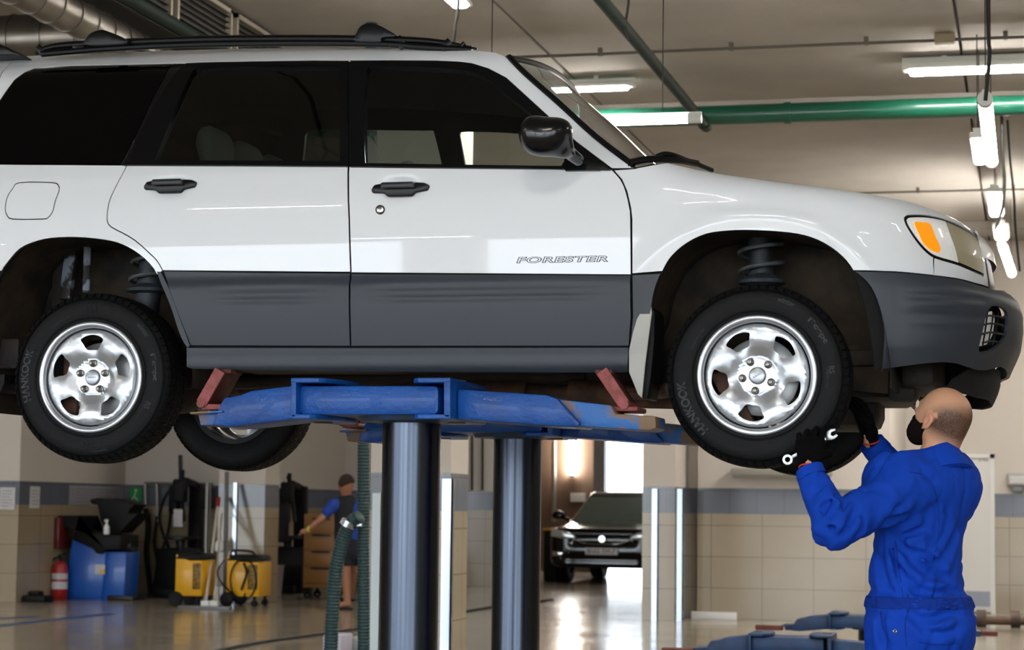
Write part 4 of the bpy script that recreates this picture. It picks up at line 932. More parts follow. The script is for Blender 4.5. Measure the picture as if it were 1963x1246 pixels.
# ================================================================== the lift
M_blue = mat('blue lift paint', '1053a6', 0.42, col2='0e4289', vscale=5, bump=.3, bscale=60, coat=.1, spec=.35)
M_bluew = mat('scuffed blue paint', '2a66ad', 0.5, col2='7a6046', vscale=9, bump=.4, bscale=50, hardmix=True)
M_ram = mat('oiled steel ram', '4a505b', 0.24, metal=1.0, var=.35, vscale=5, stretch=(9, 9, .15), rvar=.08)
M_red = mat('worn red paint', 'a4545a', 0.55, col2='7b3f35', vscale=22, bump=.5, bscale=80)
M_redd = mat('rusty red', '6a3428', 0.7, var=.4, vscale=20)
M_blueD = mat('darker blue lift paint', '143a66', 0.5, col2='10294a', vscale=6)  # darker blue, replaces the lift blues on the lowered units
YL = 7.33
def lift_unit(loc, label, grp, post=True, side=1):
    """built round the near post position; side=-1 mirrors it front to back"""
    px0 = np.array([-2.182, YL, 0.0])
    zt = at(792, 806, Y=YL)[2]; r = empty('car_lift', loc, label, 'car lift', grp); WL[r] = np.zeros(3)   # children below use coordinates relative to px0
    def loc_(p): q = np.array(p, float)-px0; q[1] *= side; return q
    def fin(b, name, m, parent=r, **k):
        b.v = [tuple(loc_(p)) for p in b.v]
        if side < 0: b.f = [f[::-1] for f in b.f]
        if not post:
            b.v = [(x, y, z-zt+.16) for x, y, z in b.v]
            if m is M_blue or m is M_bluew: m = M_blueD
        return b.build(name, m, parent, local=True, **k)
    def P(a, b, Y=7.16): q = at(a, b, Y=Y); return (q[0], q[2])
    if post:
        b = B(); b.lathe([(.106, 0), (.106, zt-.0)], 'z', (px0[0], px0[1], 0), 64); fin(b, 'ram', M_ram)
        b = B(); b.lathe([(.16, 0.0), (.16, .012), (.11, .02)], 'z', (px0[0], px0[1], 0), 40); fin(b, 'floor_collar', M_grime)
    if not post: b = B(); b.lathe([(.14, zt-.16), (.14, zt)], 'z', (px0[0], px0[1], 0), 40); fin(b, 'ram', M_ram)
    b = B(); b.lathe([(.10, zt-.012), (.19, zt-.006), (.20, zt+.012), (.15, zt+.03)], 'z', (px0[0], px0[1], 0), 40); b.lathe([(.14, zt+.0), (.17, zt+.03)], 'z', (px0[0], px0[1], 0), 30); fin(b, 'head_plate', mat('greasy blue plate', '1a3f63', .5, col2='2b2a26', vscale=12))
    b = B(); b.prism([P(585, 741), P(842, 741), P(846, 748), P(846, 788), P(840, 796), P(585, 796), P(581, 790), P(581, 747)], 7.12, 7.54, bev=.008); fin(b, 'carriage_beam', M_blue)
    for xa, xb, tx0, tx1 in ((572, 582, 572, 652), (862, 875, 785, 875)):
        b = B(); b.prism([P(xa, 731), P(xb, 731), P(xb, 803), P(xa, 803)], 7.08, 7.58, bev=.005)
        for (ya, yb, sh) in ((727, 736, 0), (796, 805, -18 if xa == 572 else 0)):
            x0, z0 = P(tx0, ya); x1, z1 = P(tx1+sh, yb); cx = x1 if xa == 572 else x0; w = .25
            pl = [(x0 if xa == 572 else x1, 7.08), (cx+(-.06 if xa == 572 else .06), 7.08)]+[(cx+(-.06 if xa == 572 else .06)+.06*math.sin(t)*(1 if xa == 572 else -1), 7.33-.25*math.cos(t)) for t in np.linspace(0.1, 3.04, 10)]+[(x0 if xa == 572 else x1, 7.58)]
            b.prism(pl, min(z0, z1), max(z0, z1), 'xy', bev=.003)
        fin(b, 'pivot_bracket', M_blue)
        b = B(); c = P((xa+xb)/2+(-18 if xa > 600 else 14), 760); b.tube([(c[0], 7.33, P(0, 806)[1]), (c[0], 7.33, P(0, 726)[1])], .035, 20); fin(b, 'pivot_pin', M_grime)
    b = B(); b.prism([P(571, 738), P(480, 749), P(462, 757), P(430, 762), P(421, 776), P(405, 815), P(440, 818), P(571, 803)], 7.16, 7.42, bev=.008); fin(b, 'arm', M_blue)
    b = B(); b.prism([P(373, 793), P(416, 788), P(412, 814), P(378, 815)], 7.19, 7.39, bev=.005); b.prism([P(366, 790), P(428, 787), P(428, 791), P(366, 794)], 7.15, 7.43, bev=.002); fin(b, 'arm_tongue', M_bluew)
    b = B(); b.prism([P(876, 746), P(1048, 757), P(1068, 764), P(1112, 812), P(1106, 819), P(1050, 816), P(876, 803)], 7.16, 7.42, bev=.008); fin(b, 'arm', M_blue)
    b = B(); b.prism([P(1062, 764), P(1168, 776), P(1176, 792), P(1254, 797), P(1255, 820), P(1240, 825), P(1100, 816)], 7.19, 7.39, bev=.006); fin(b, 'arm_extension', M_bluew)
    for a, b1, c, d, e in (((440, 713), (404, 776), (390, 778), (428, 786), 1), ((1163, 714), (1206, 778), (1172, 783), (1224, 789), -1)):
        if not post:
            p = at(*a, Y=7.33); q = at(*b1, Y=7.33); b = B(); xs_ = -e*.26; b.box((q[0]-e*.02, 7.27, q[2]-.09), (q[0]+xs_, 7.39, q[2]-.05), .005); fin(b, 'flip_pad', M_redd); continue
        b = B(); p, q = at(*a, Y=7.33), at(*b1, Y=7.33); b.obox(p+(-e*.0, 0, 0), q, .030, .17, .006, up=(0, 1, 0)); fin(b, 'pad_web', M_redd); b = B(); b.obox(p+(0, -.092, 0), q+(0, -.092, 0), .044, .012, .004, up=(0, 1, 0)); st = fin(b, 'flip_pad', M_red)
        b = B(); x0, z0 = P(*c, Y=7.26); x1, z1 = P(*d, Y=7.26); b.box((x0, 7.24, min(z0, z1)), (x1, 7.42, max(z0, z1)+.006), .005); b.tube([(q[0], 7.23, q[2]), (q[0], 7.43, q[2])], .016, 16); fin(b, 'pad_base', M_red, st)
        b = B(); m_ = p+(q-p)*.0; b.box(p+(-.03, -.06, -.01), p+(.03, .06, .006), .004); fin(b, 'rubber_pad', M_redd, st)
    return r
lift_unit((-2.182, YL, 0), 'blue lift arm on the nearer thick steel ram, under the near sill', 'lifts under the car')
lift_unit((-2.182, 2*CY-YL, 0), 'blue lift arm on the farther steel ram, under the far side of the car', 'lifts under the car', side=-1)
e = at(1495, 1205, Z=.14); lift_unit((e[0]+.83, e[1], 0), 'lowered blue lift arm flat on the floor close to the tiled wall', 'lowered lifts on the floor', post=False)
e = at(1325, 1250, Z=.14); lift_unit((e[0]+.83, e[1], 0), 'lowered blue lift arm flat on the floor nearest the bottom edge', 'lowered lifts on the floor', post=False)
# exhaust hoses
M_hose = mat('teal ribbed hose', '0d3033', 0.5, spec=.6)
def hose(pts, r, label, name='exhaust_hose', m=M_hose, p=.022, k=14, end=None):
    P = crom(pts, k); s = np.r_[0, np.cumsum(np.linalg.norm(np.diff(P, axis=0), axis=1))]; N = int(s[-1]/(p/4)); t = np.linspace(0, s[-1], N)
    Q = np.stack([np.interp(t, s, P[:, i]) for i in range(3)], 1); R = r*(1+.07*np.sin(t/p*2*np.pi)); b = B()
    b.tube(Q, R.tolist(), 18); return b.build(name, m, None, label=label, cat='hose', group='teal exhaust hoses', ang=80)
YH = 13.6
a, b_ = at(697, 845, Y=YH), at(697, 1246, Y=YH)
hose([(a[0]-.0, YH, CZ), (a[0], YH, 3), a, b_, (b_[0]-.02, YH, .03)], .041, 'straight teal ribbed hose hanging left of the near ram')
pts = [at(690, 990, Y=YH-.12), at(674, 1002, Y=YH-.1), at(657, 1035, Y=YH-.1), at(643, 1100, Y=YH-.1), at(637, 1180, Y=YH-.1), at(634, 1246, Y=YH-.1)]
h2 = hose(pts+[(pts[-1][0]-.02, YH-.1, .04)], .046, 'curved end of the teal hose hooked up with a shiny clamp')
c = at(668, 1004, Y=YH-.1); b = B(); d = pts[2]-pts[1]; d /= np.linalg.norm(d); b.tube([c-d*.02, c+d*.02], .056, 24); b.box(c+(.05, -.02, -.02), c+(.1, .02, .01), .004); b.build('clamp', M_steel, h2)
# ================================================================== things along the back walls
M_papr = mat('white paper', 'c9c8ca', 0.7, var=.2, vscale=30)
M_blk = mat('black machine plastic', '040405', 0.6, spec=.3)
M_blk2 = mat('dark machine metal', '0c0c0e', 0.5)
M_yel = mat('yellow cabinet paint', 'd9a005', 0.4, coat=.2)
M_bcab = mat('blue cabinet paint', '1450a8', 0.35, coat=.2)
M_redp = mat('red paint', '9a1b1b', 0.35, coat=.2)
M_wht = mat('white plastic', 'd8d8d6', 0.4)
M_brn = mat('orange brown cabinet', '8a6132', 0.5)
M_gry = mat('grey metal', '6c6d70', 0.4, metal=.4)
def xz(a, b, Y): q = at(a, b, Y=Y); return q[0], q[2]
def px_box(b, x0, y0, x1, y1, Y0, Y1, bev=0.0, z0=None):
    xa, za = xz(x0, y0, Y0); xb, zb = xz(x1, y1, Y0); zb = zb if z0 is None else z0; return b.box((xa, Y0, zb), (xb, Y1, za), bev)
def simple(name, m, x0, y0, x1, y1, Y0, Y1, label, cat, group=None, bev=0.003, z0=None, kind=None):
    b = B(); px_box(b, x0, y0, x1, y1, Y0, Y1, bev, z0); return b.build(name, m, None, label=label, cat=cat, group=group, kind=kind)
# steel corner strips (part of the setting)
for i, (x0, x1, y0, Y, z0) in enumerate([(1250, 1262, 937, 22.385, 0), (1298, 1310, 937, 22.385, 0), (848, 868, 918, 14.985, 0), (714, 733, 945, 14.985, 0), (448, 456, 925, 24.085, 0), (395, 401, 925, 24.085, 0)]):
    b = B(); xa, za = xz(x0, y0, Y); xb, _ = xz(x1, y0, Y); b.box((xa, Y, 0), (xb, Y+.015, za)); b.box((xb-.012, Y, 0), (xb, Y+.06, za)); b.build('trim_%d' % (4+i), mat('white enamel panel', 'b9c6cc', .25) if i == 3 else mat('grey corner strip', '9a9b9c', .5) if i == 5 else M_steel, kind='structure')
# notices and signs
q = xz(14, 955, 22.78); YL_ = 22.79
def notice(x0, y0, x1, y1, Y, label, m=M_papr, lines=6, group='notices on the wall'):
    b = B(); px_box(b, x0, y0, x1, y1, Y-.006, Y); o = b.build('notice', m, None, label=label, cat='notice', group=group); t = B(); xa, za = xz(x0, y0, Y); xb, zb = xz(x1, y1, Y)
    for k in range(lines): z = za-(za-zb)*(k+1.2)/(lines+1.4); t.box((xa+(xb-xa)*.15, Y-.008, z-.004), (xb-(xb-xa)*(.15+.2*(k % 3 == 2)), Y-.006, z+.004))
    t.build('print', mat('grey print ink', '77777c', .7), o); return o
notice(0, 934, 28, 977, 22.79, 'white printed sheet on the pale wall at the left edge')
def notice_side(x0, x1, z0, z1, label, m=M_papr):
    ya, yb = at(x0, 950, X=-11.615)[1], at(x1, 950, X=-11.615)[1]; b = B(); b.box((-11.62, ya, z0), (-11.612, yb, z1)); o = b.build('notice', m, None, label=label, cat='notice', group='notices on the wall'); t = B()
    for k in range(5): z = z1-(z1-z0)*(k+1.2)/6.4; t.box((-11.612, ya+(yb-ya)*.12, z-.004), (-11.610, yb-(yb-ya)*(.12+.15*(k % 3 == 2)), z+.004))
    t.build('print', mat('grey print ink', '77777c', .7), o)
notice_side(58, 76, 1.11, 1.37, 'narrow white sheet just right of the wall corner')
notice_side(133, 236, 1.15, 1.40, 'long pale notice board above the blue cabinet', mat('pale notice board', '97929a', .5, var=.2, vscale=20))
b = B(); px_box(b, 250, 935, 271, 960, 25.77, 25.79); o = b.build('exit_sign', mat('green sign', '0f8a3c', .4), None, label='small green running man exit sign on the band', cat='sign')
b = B(); xa, za = xz(260, 940, 25.76); b.ball((xa, 25.765, za), .018, 8, (1, .3, 1)); b.obox((xa, 25.765, za-.02), (xa-.02, 25.765, za-.08), .02, .01); b.obox((xa-.02, 25.765, za-.08), (xa+.03, 25.765, za-.13), .015, .01); b.obox((xa-.02, 25.765, za-.08), (xa-.05, 25.765, za-.12), .015, .01); b.build('pictogram', M_wht, o)
# ---- wheel balancer: blue cabinet with black tray and hood
c = at(182, 1150, Z=0); Yb = c[1]; r = empty('wheel_balancer', (c[0], Yb, 0), 'blue cabinet with black tray, a wheel balancing machine against the left wall', 'workshop machine')
b = B(); p = [xz(120, 1156, Yb), xz(194, 1156, Yb), xz(203, 1058, Yb), xz(178, 1050, Yb), xz(139, 1032, Yb)]; p[0] = (p[0][0], 0); p[1] = (p[1][0], 0); b.prism(p, Yb, Yb+.42, bev=.01)
b.prism([(p[1][0]-.04, 0), (p[1][0]+.28, 0), (p[1][0]+.30, p[2][1]+.0), (p[2][0]-.04, p[2][1])], Yb+.03, Yb+.44, bev=.01); b.build('cabinet', M_bcab, r)
b = B(); b.prism([xz(139, 1034, Yb-.03), xz(179, 1052, Yb-.03), xz(186, 1062, Yb-.03), xz(196, 1062, Yb-.03), xz(203, 1054, Yb-.03), xz(232, 1053, Yb-.03), xz(232, 1026, Yb-.03), xz(165, 1020, Yb-.03), xz(140, 1012, Yb-.03), xz(106, 1003, Yb-.03), xz(110, 990, Yb-.03), xz(150, 990, Yb-.03), xz(142, 1004, Yb-.03), xz(185, 1012, Yb-.03)][:12], Yb-.05, Yb+.5, bev=.012); b.build('tray', M_blk, r)
b = B(); b.prism([xz(165, 958, Yb), xz(180, 954, Yb), xz(192, 958, Yb), xz(215, 955, Yb), xz(228, 960, Yb), xz(252, 968, Yb), xz(243, 975, Yb), xz(238, 985, Yb), xz(258, 984, Yb), xz(222, 1022, Yb), xz(206, 1022, Yb), xz(186, 1000, Yb), xz(180, 968, Yb), xz(168, 966, Yb)], Yb+.1, Yb+.5, bev=.01); b.build('hood', M_blk, r)
b = B(); cc = at(248, 1052, Y=Yb+.2); b.lathe([(.0, -.1), (.06, -.1), (.075, 0), (.03, .03), (.03, .1), (.0, .1)], 'x', cc, 20); b.obox(cc, cc+(-.02, 0, .14), .02, .02); b.build('spindle', M_blk2, r)
b = B(); px_box(b, 182, 1082, 201, 1101, Yb-.006, Yb); b.build('label_plate', M_papr, r); b = B(); px_box(b, 192, 1092, 200, 1101, Yb-.009, Yb-.006); b.build('warning_sticker', M_yel, r)
b = B(); b.box((c[0]+.18, Yb-.05, 0), (c[0]+.52, Yb+.4, .06), .01); b.build('foot_plate', M_blk2, r)
b = B(); cc = at(210, 1024, Y=Yb-.0); b.lathe([(.035, 0), (.037, .01), (.037, .09), (.015, .12), (.013, .15), (.0, .15)], 'z', (cc[0], Yb-.09, cc[2]), 16); b.box((cc[0]-.03, Yb-.10, cc[2]+.15), (cc[0]+.015, Yb-.075, cc[2]+.18), .004); b.build('spray_bottle', M_wht, None, label='white spray bottle standing on the black tray', cat='bottle')
# fire extinguisher
c = at(106, 1150, Z=0); b = B(); r = empty('fire_extinguisher', (c[0], c[1]+.1, 0), 'red fire extinguisher with white labels standing left of the blue cabinet', 'fire extinguisher'); o3 = (c[0], c[1]+.1, 0)
b.lathe([(.09, 0.0), (.1, .02), (.1, .36), (.08, .43), (.03, .47), (.0, .47)], 'z', o3, 24); b.build('cylinder', M_redp, r); b = B(); b.tube([(o3[0], o3[1], .47), (o3[0], o3[1], .53)], .02, 10); b.obox((o3[0]-.03, o3[1], .53), (o3[0]+.09, o3[1], .57), .02, .015); b.tube([(o3[0]+.02, o3[1], .52), (o3[0]-.1, o3[1], .48), (o3[0]-.13, o3[1], .3), (o3[0]-.12, o3[1], .12)], .012, 8, smooth_path=5); b.build('valve_hose', M_blk, r)
b = B(); b.lathe([(.1015, .13), (.1015, .22)], 'z', o3, 24, close=False); b.build('white_label', M_papr, r)
b = B(); b.lathe([(.1015, .25), (.1015, .32)], 'z', o3, 24); b.build('white_label', M_papr, r)
b = B(); x0 = at(47, 1150, Z=.02)[0]; b.box((-11.60, 22.9, 0), (-11.3, 23.15, .08), .02); b.box((-11.55, 22.95, .08), (-11.4, 23.1, .13), .02); b.build('floor_jack', M_blk, None, label='low black tool lying on the floor at the wall corner', cat='tool')
b = B(); ya, yb = at(108, 1040, X=-11.58)[1], at(136, 1040, X=-11.58)[1]; b.box((-11.62, ya, .62), (-11.55, yb, 1.0), .01); hb2 = b.build('hose_box', mat('dark red steel', '5c1815', .4), None, label='dark red box on the wall above the fire extinguisher', cat='box')
# hose stand
M_pipe = mat('dull metal tube', '8a857d', .4, metal=.6)
r = empty('hose_rack', (*at(290, 1135, Z=0)[:2], 0), 'metal tube rack with black hoses hanging on the wall beside the exit sign', 'rack'); Yr = at(290, 1135, Z=0)[1]; Yr = 25.72; b = B()
P_ = lambda a, c, Y=Yr: at(a, c, Y=Y)
for (a1, c1, a2, c2) in ((277, 926, 408, 928), (278, 926, 279, 985), (300, 927, 302, 1000), (368, 928, 370, 1000)): b.tube([P_(a1, c1), P_(a2, c2)], .018, 8)
b.build('frame', M_pipe, r); b = B()
b.tube([P_(279, 975), P_(284, 1010), P_(281, 1060), P_(286, 1110), (P_(288, 1130)[0], Yr, .02), (P_(300, 1130)[0], Yr-.2, .02)], .035, 10, smooth_path=6)
b.tube([P_(301, 990), P_(296, 1040), P_(302, 1080), P_(296, 1120), (P_(296, 1130)[0], Yr-.1, .03)], .025, 8, smooth_path=6); b.tube([P_(330, 960), P_(322, 1020), P_(305, 1070), P_(298, 1100)], .018, 8, smooth_path=6)
b.build('hose', M_blk, r)
# ---- tyre changers (black) left and right of the column
def changer(px0, Yc, label, pole, s=1.0, xs=1):
    c = at(px0, 1125, Y=Yc); r = empty('tyre_changer', (c[0], Yc, 0), label, 'workshop machine', 'black tyre changing machines'); x = c[0]
    b = B(); b.box((x-.28, Yc-.25, 0), (x+.26, Yc+.3, .62), .03); b.box((x-.24, Yc-.4, 0), (x+.2, Yc-.2, .12), .02); b.build('base_cabinet', M_blk, r)
    b = B(); b.lathe([(.05, .60), (.06, .72), (.24, .74), (.24, .77), (.0, .78)], 'z', (x, Yc-.1, 0), 28); b.build('turntable', M_blk2, r)
    b = B(); b.box((x+xs*.0-.07, Yc+.28, .5), (x+.10, Yc+.42, 1.45), .02); b.obox((x, Yc+.35, 1.42), (x+.02, Yc-.1, 1.48), .09, .09, .01); b.tube([(x, Yc-.1, .95), (x, Yc-.1, 1.62)], .03, 12); b.box((x-.1, Yc-.2, 1.2), (x+.06, Yc-.02, 1.5), .03); b.build('mast', M_blk, r)
    b = B(); q = [at(*p, Y=Yc) for p in pole]; b.tube(q, .028, 10, smooth_path=3); b.build('lever_arm', M_blk2, r)
    b = B(); b.tube([(x-.2, Yc, .6), (x-.3, Yc-.1, 1.0), (x-.22, Yc, 1.35), (x, Yc, 1.4)], .02, 8, smooth_path=5); b.box((x-.18, Yc-.12, 1.05), (x-.06, Yc+.05, 1.42), .03); b.build('air_unit', M_blk, r)
    return r
rr_ = changer(350, 25.2, 'black tyre changer with a raised pole behind the left yellow cabinet', [(352, 1000), (347, 940), (346, 872)])
b = B(); px_box(b, 333, 976, 349, 1010, 24.85, 24.86); b.build('label_plate', M_papr, rr_)
b = B(); px_box(b, 377, 935, 410, 975, 25.3, 25.34, .01); b.build('side_panel', M_blk, rr_)
changer(555, 27.2, 'black tyre changer with slanted pole left of the brown cabinet', [(565, 1000), (560, 950), (552, 912)])
b = B(); px_box(b, 512, 962, 548, 1040, 26.55, 26.7, .04); xa, za = xz(530, 950, 26.62); b.tube([(xa, 26.62, CZ-.002), (xa, 26.62, za-.02)], .010, 6); b.tube([(xa-.05, 26.62, za-.5), (xa-.06, 26.62, za-.75)], .03, 8); b.build('tool_bag', M_blk, None, label='black bag of gear hanging left of the slanted pole', cat='bag')
# ---- yellow service cabinets
def ycab(x0, x1, ytop, ybase, Y, label, hose_=False, side=True):
    xa, za = xz(x0, ytop, Y); xb, _ = xz(x1, ytop, Y); r = empty('service_cabinet', ((xa+xb)/2, Y, 0), label, 'workshop machine', 'yellow wheeled service cabinets')
    b = B(); b.prism([(xa, .12), (xb, .12), (xb, za-.07), (xa+(xb-xa)*.45, za-.07), (xa, za)], Y, Y+.42, bev=.012); b.build('cabinet', M_yel, r)
    b = B(); b.box((xa-.005, Y-.01, za-.06), (xb+.005, Y+.43, za+.01), .02, taper=.9); b.tube([(xa+.03, Y+.05, za), (xa+.06, Y+.05, za+.06), (xb-.12, Y+.05, za+.05), (xb-.06, Y+.05, za)], .014, 8, smooth_path=4); b.build('top_cover', M_blk, r)
    b = B(); b.box((xa+(xb-xa)*.66, Y-.006, .2), (xb-.012, Y, za-.1), .002); b.build('control_panel', mat('dark yellow panel', '9d7710', .45, col2='3b2c08', vscale=25), r)
    for k, (wx, wy, rad) in enumerate(((xa+.02, Y-.02, .085), (xa+.02, Y+.40, .085), (xb-.06, Y+.03, .04), (xb-.06, Y+.38, .04))):
        b = B(); b.lathe([(rad*.4, -.022), (rad*.9, -.025), (rad, -.015), (rad, .015), (rad*.9, .025), (rad*.4, .022)], 'y', (wx, wy, rad), 24, close=True); b.lathe([(0, -.02), (rad*.42, -.02), (rad*.42, .02), (0, .02)], 'y', (wx, wy, rad), 16); b.box((wx-.015, wy-.015, rad), (wx+.015, wy+.015, .14)); b.build('wheel', M_blk, r)
    if hose_:
        b = B(); cx, cz = (xa+xb)/2, (za)*.5; t = np.linspace(0, 2*np.pi, 30); b.tube([(cx+.16*math.sin(a)+.02, Y-.03, cz+.02+.24*math.cos(a)) for a in t], .010, 8, cap=False)
        b.tube([(xa-.02, Y-.03, za-.05), (xa-.10, Y-.03, cz+.1), (xa-.02, Y-.03, cz-.05), (cx, Y-.04, cz-.2), (cx+.05, Y-.03, .16)], .010, 8, smooth_path=6); b.tube([(cx+.02, Y-.03, za-.08), (cx+.06, Y-.03, cz+.1), (cx+.0, Y-.03, cz-.1)], .014, 8, smooth_path=5); b.build('hose', M_blk, r)
    return r
ycab(337, 388, 1062, 1158, 22.9, 'left yellow wheeled service cabinet with grey panel side')
ycab(435, 497, 1065, 1162, 23.1, 'right yellow wheeled service cabinet draped with black hoses', True)
b = B(); xa, za = xz(340, 1163, 22.4); xb, _ = xz(440, 1163, 22.4); b.box((xa, 22.4, 0), (xb, 22.5, .03), .006); b.build('floor_squeegee', M_gry, None, label='long grey squeegee bar lying in front of the yellow cabinets', cat='squeegee')
# mops leaning on the column
def pole(p0, p1, Y0, Y1, r, m, head, label, hm=M_wht, cat='mop', top=None, name='mop'):
    a, c = at(*p0, Y=Y0), at(*p1, Y=Y1); c[2] = .03; r_ = empty(name, (c[0], c[1], 0), label, cat, 'mops and brooms by the column'); b = B(); b.tube([a, c], r, 8); b.build('handle', m, r_)
    b = B(); b.box(c+(-head/2, -.04, -.03), c+(head/2, .04, .05), .012); b.build('head', hm, r_)
    if top is not None: b = B(); d = (c-a)/np.linalg.norm(c-a); b.tube([a-d*.02, a+d*.13], r*1.6, 8); b.build('grip', top, r_)
M_pole = mat('pale aluminium pole', 'b9b5ad', .4)
pole((419, 957), (394, 1162), 23.9, 22.75, .016, M_pole, .10, 'red gripped pale mop handle leaning on the column', top=M_redp)
pole((425, 985), (410, 1161), 23.9, 22.8, .012, M_pole, .10, 'thin pale pole leaning beside the red gripped mop')
pole((435, 905), (432, 1130), 23.9, 23.4, .028, M_gry, .16, 'thick grey pole standing upright before the column', name='broom', cat='broom')
b = B(); cc = at(421, 1050, Y=23.9); b.lathe([(.04, -.05), (.055, -.04), (.055, .06), (.03, .09), (.02, .12), (0, .12)], 'z', cc, 16); b.obox(cc+(0, 0, 0), (cc[0], 24.1, cc[2]), .03, .03); b.build('soap_dispenser', M_wht, None, label='white bottle fixed to the column above the dustpan', cat='bottle')
b = B(); cc = at(419, 1105, Y=23.7); b.box(cc+(-.12, 0, -.12), cc+(.1, .03, .12), .02); b.tube([cc+(0, .0, .1), (cc[0]+.02, 24.05, cc[2]+.3)], .012, 8); b.tube([cc+(0, 0.015, -.1), (cc[0], 23.72, .0)], .012, 8); b.build('dustpan', M_wht, None, label='white long handled dustpan between the two yellow cabinets', cat='dustpan')
# brown cabinet on castors behind the walking person, shelf things
xa, za = xz(583, 985, 25.5); xb, _ = xz(652, 985, 25.5); r = empty('tool_cabinet', ((xa+xb)/2, 25.5, 0), 'orange brown tool cabinet on castors behind the walking person', 'cabinet')
b = B(); b.box((xa, 25.5, .14), (xb, 26.0, za), .012); b.build('body', M_brn, r)
for k in range(4):
    b = B(); z = .2+k*(za-.24)/4; b.box((xa+.02, 25.485, z), (xb-.02, 25.5, z+(za-.24)/4-.015), .004); dr = b.build('drawer', M_brn, r); b = B(); b.box((xa+.12, 25.46, z+.18), (xb-.12, 25.485, z+.2), .004); b.build('handle', M_blk2, dr)
for wx in (xa+.05, xb-.05):
    for wy in (25.56, 25.94): b = B(); b.lathe([(.02, -.02), (.05, -.02), (.05, .02), (.02, .02)], 'y', (wx, wy, .05), 20, close=True); b.box((wx-.02, wy-.02, .05), (wx+.02, wy+.02, .14)); b.build('castor', M_blk, r)
r = empty('workbench', (-9.3, 30.2, 0), 'dark workbench with tools in the shade right of the column', 'workbench'); b = B(); b.box((-10.2, 29.9, .8), (-8.7, 30.6, .86)); b.build('worktop', M_blk2, r)
for x in (-10.15, -8.75):
    for y in (29.95, 30.55): b = B(); b.box((x-.03, y-.03, 0), (x+.03, y+.03, .8)); b.build('leg', M_blk2, r)
b = B(); b.box((-10.1, 30.0, .25), (-8.8, 30.5, .3)); b.build('shelf', M_blk2, r)
for k, (x, w, h, m, l) in enumerate([(-10.0, .25, .3, M_blk, 'black box on the dark workbench'), (-9.6, .15, .35, M_redp, 'dark red canister on the dark workbench'), (-9.25, .2, .2, M_grime, 'small brown crate on the dark workbench')]):
    b = B(); b.box((x, 30.1, .86), (x+w, 30.4, .86+h), .02); b.build('tool_box', m, None, label=l, cat='box')
# pale box at the bottom edge, cable and tape on the floor
p = at(630, 1262, Z=0); 
b = B(); x0, z0 = xz(618, 1216, p[1]); x1, _ = xz(655, 1216, p[1]); b.box((x0, p[1], 0), (x1, p[1]+.3, z0), .02); b.build('bucket', mat('pale lilac plastic', 'b7b2c4', .4), None, label='pale lilac tub on the floor behind the curved hose', cat='tub')
b = B(); x0, z0 = xz(660, 1222, p[1]+.3); x1, _ = xz(690, 1222, p[1]+.3); b.box((x0, p[1]+.32, 0), (x1, p[1]+.6, z0), .02); b.build('bucket', mat('pale green plastic', 'a9b2ad', .4), None, label='pale grey tub on the floor beside the straight hose', cat='tub')
pts = [at(a, c, Z=.012) for a, c in ((380, 1256), (450, 1240), (520, 1228), (600, 1217), (680, 1206), (760, 1196), (930, 1165), (1060, 1150))]; cable(pts, .014, 'black cable lying in a long line across the floor', grp=None)
def tape(p, q, w, label, m):
    a, c = at(*p, Z=.003), at(*q, Z=.003); d = (c-a)/np.linalg.norm(c-a); n_ = np.array([-d[1], d[0], 0])*w/2; b = B(); b.add([a-n_, c-n_, c+n_, a+n_, *(x+(0, 0, -.002) for x in (a-n_, c-n_, c+n_, a+n_))], [(0, 1, 2, 3), (7, 6, 5, 4), (0, 4, 5, 1), (1, 5, 6, 2), (2, 6, 7, 3), (3, 7, 4, 0)], False); return b.build('floor_line', m, None, label=label, cat='floor marking', group='blue floor lines')
M_tape = mat('blue floor paint', '2a4a80', .35)
tape((-40, 1203), (212, 1176), .16, 'long blue line painted on the floor at left', M_tape)
tape((-30, 1187), (70, 1182), .12, 'short blue line behind the long one at the left edge', M_tape)
# ---- right wall: heater, white skirting piece, door, emergency lamp, jack
b = B(); px_box(b, 1400, 897, 1592, 914, 22.80, 23.0, .02); px_box(b, 1405, 911, 1588, 917, 22.82, 22.98, .0); o = b.build('wall_heater', mat('grey wall heater', '8f8a82', .5), None, label='long grey heater on the wall under the front wheel', cat='heater')
simple('skirting_board', M_wht, 1325, 1172, 1412, 1191, 22.97, 23.0, 'short white board at the foot of the tiled wall', 'board', z0=0.0)
b = B(); xa, za = xz(1815, 870, 25.98); xb, _ = xz(1906, 870, 25.98); b.box((xa, 25.93, 0), (xa+.05, 26.0, za)); b.box((xb-.05, 25.93, 0), (xb, 26.0, za)); b.box((xa, 25.93, za-.05), (xb, 26.0, za)); df = b.build('door_1', mat('white door frame', 'd4d4d2', .4), kind='structure')
b = B(); b.box((xa+.05, 25.95, .02), (xb-.05, 25.99, za-.05)); dl = b.build('door_leaf', mat('white door leaf', 'cfcecb', .45), df); 
b = B(); b.box((xa+.06, 25.94, .08), (xb-.06, 25.95, .26)); b.build('kick_plate', mat('grey kick plate', '8e93a0', .4), dl)
b = B(); hx, hz_ = xz(1861, 938, 25.94); b.box((hx-.03, 25.92, hz_-.1), (hx+.02, 25.95, hz_+.08), .005); b.tube([(hx, 25.9, hz_), (hx-.12, 25.9, hz_)], .012, 8); b.build('door_handle', M_blk2, dl)
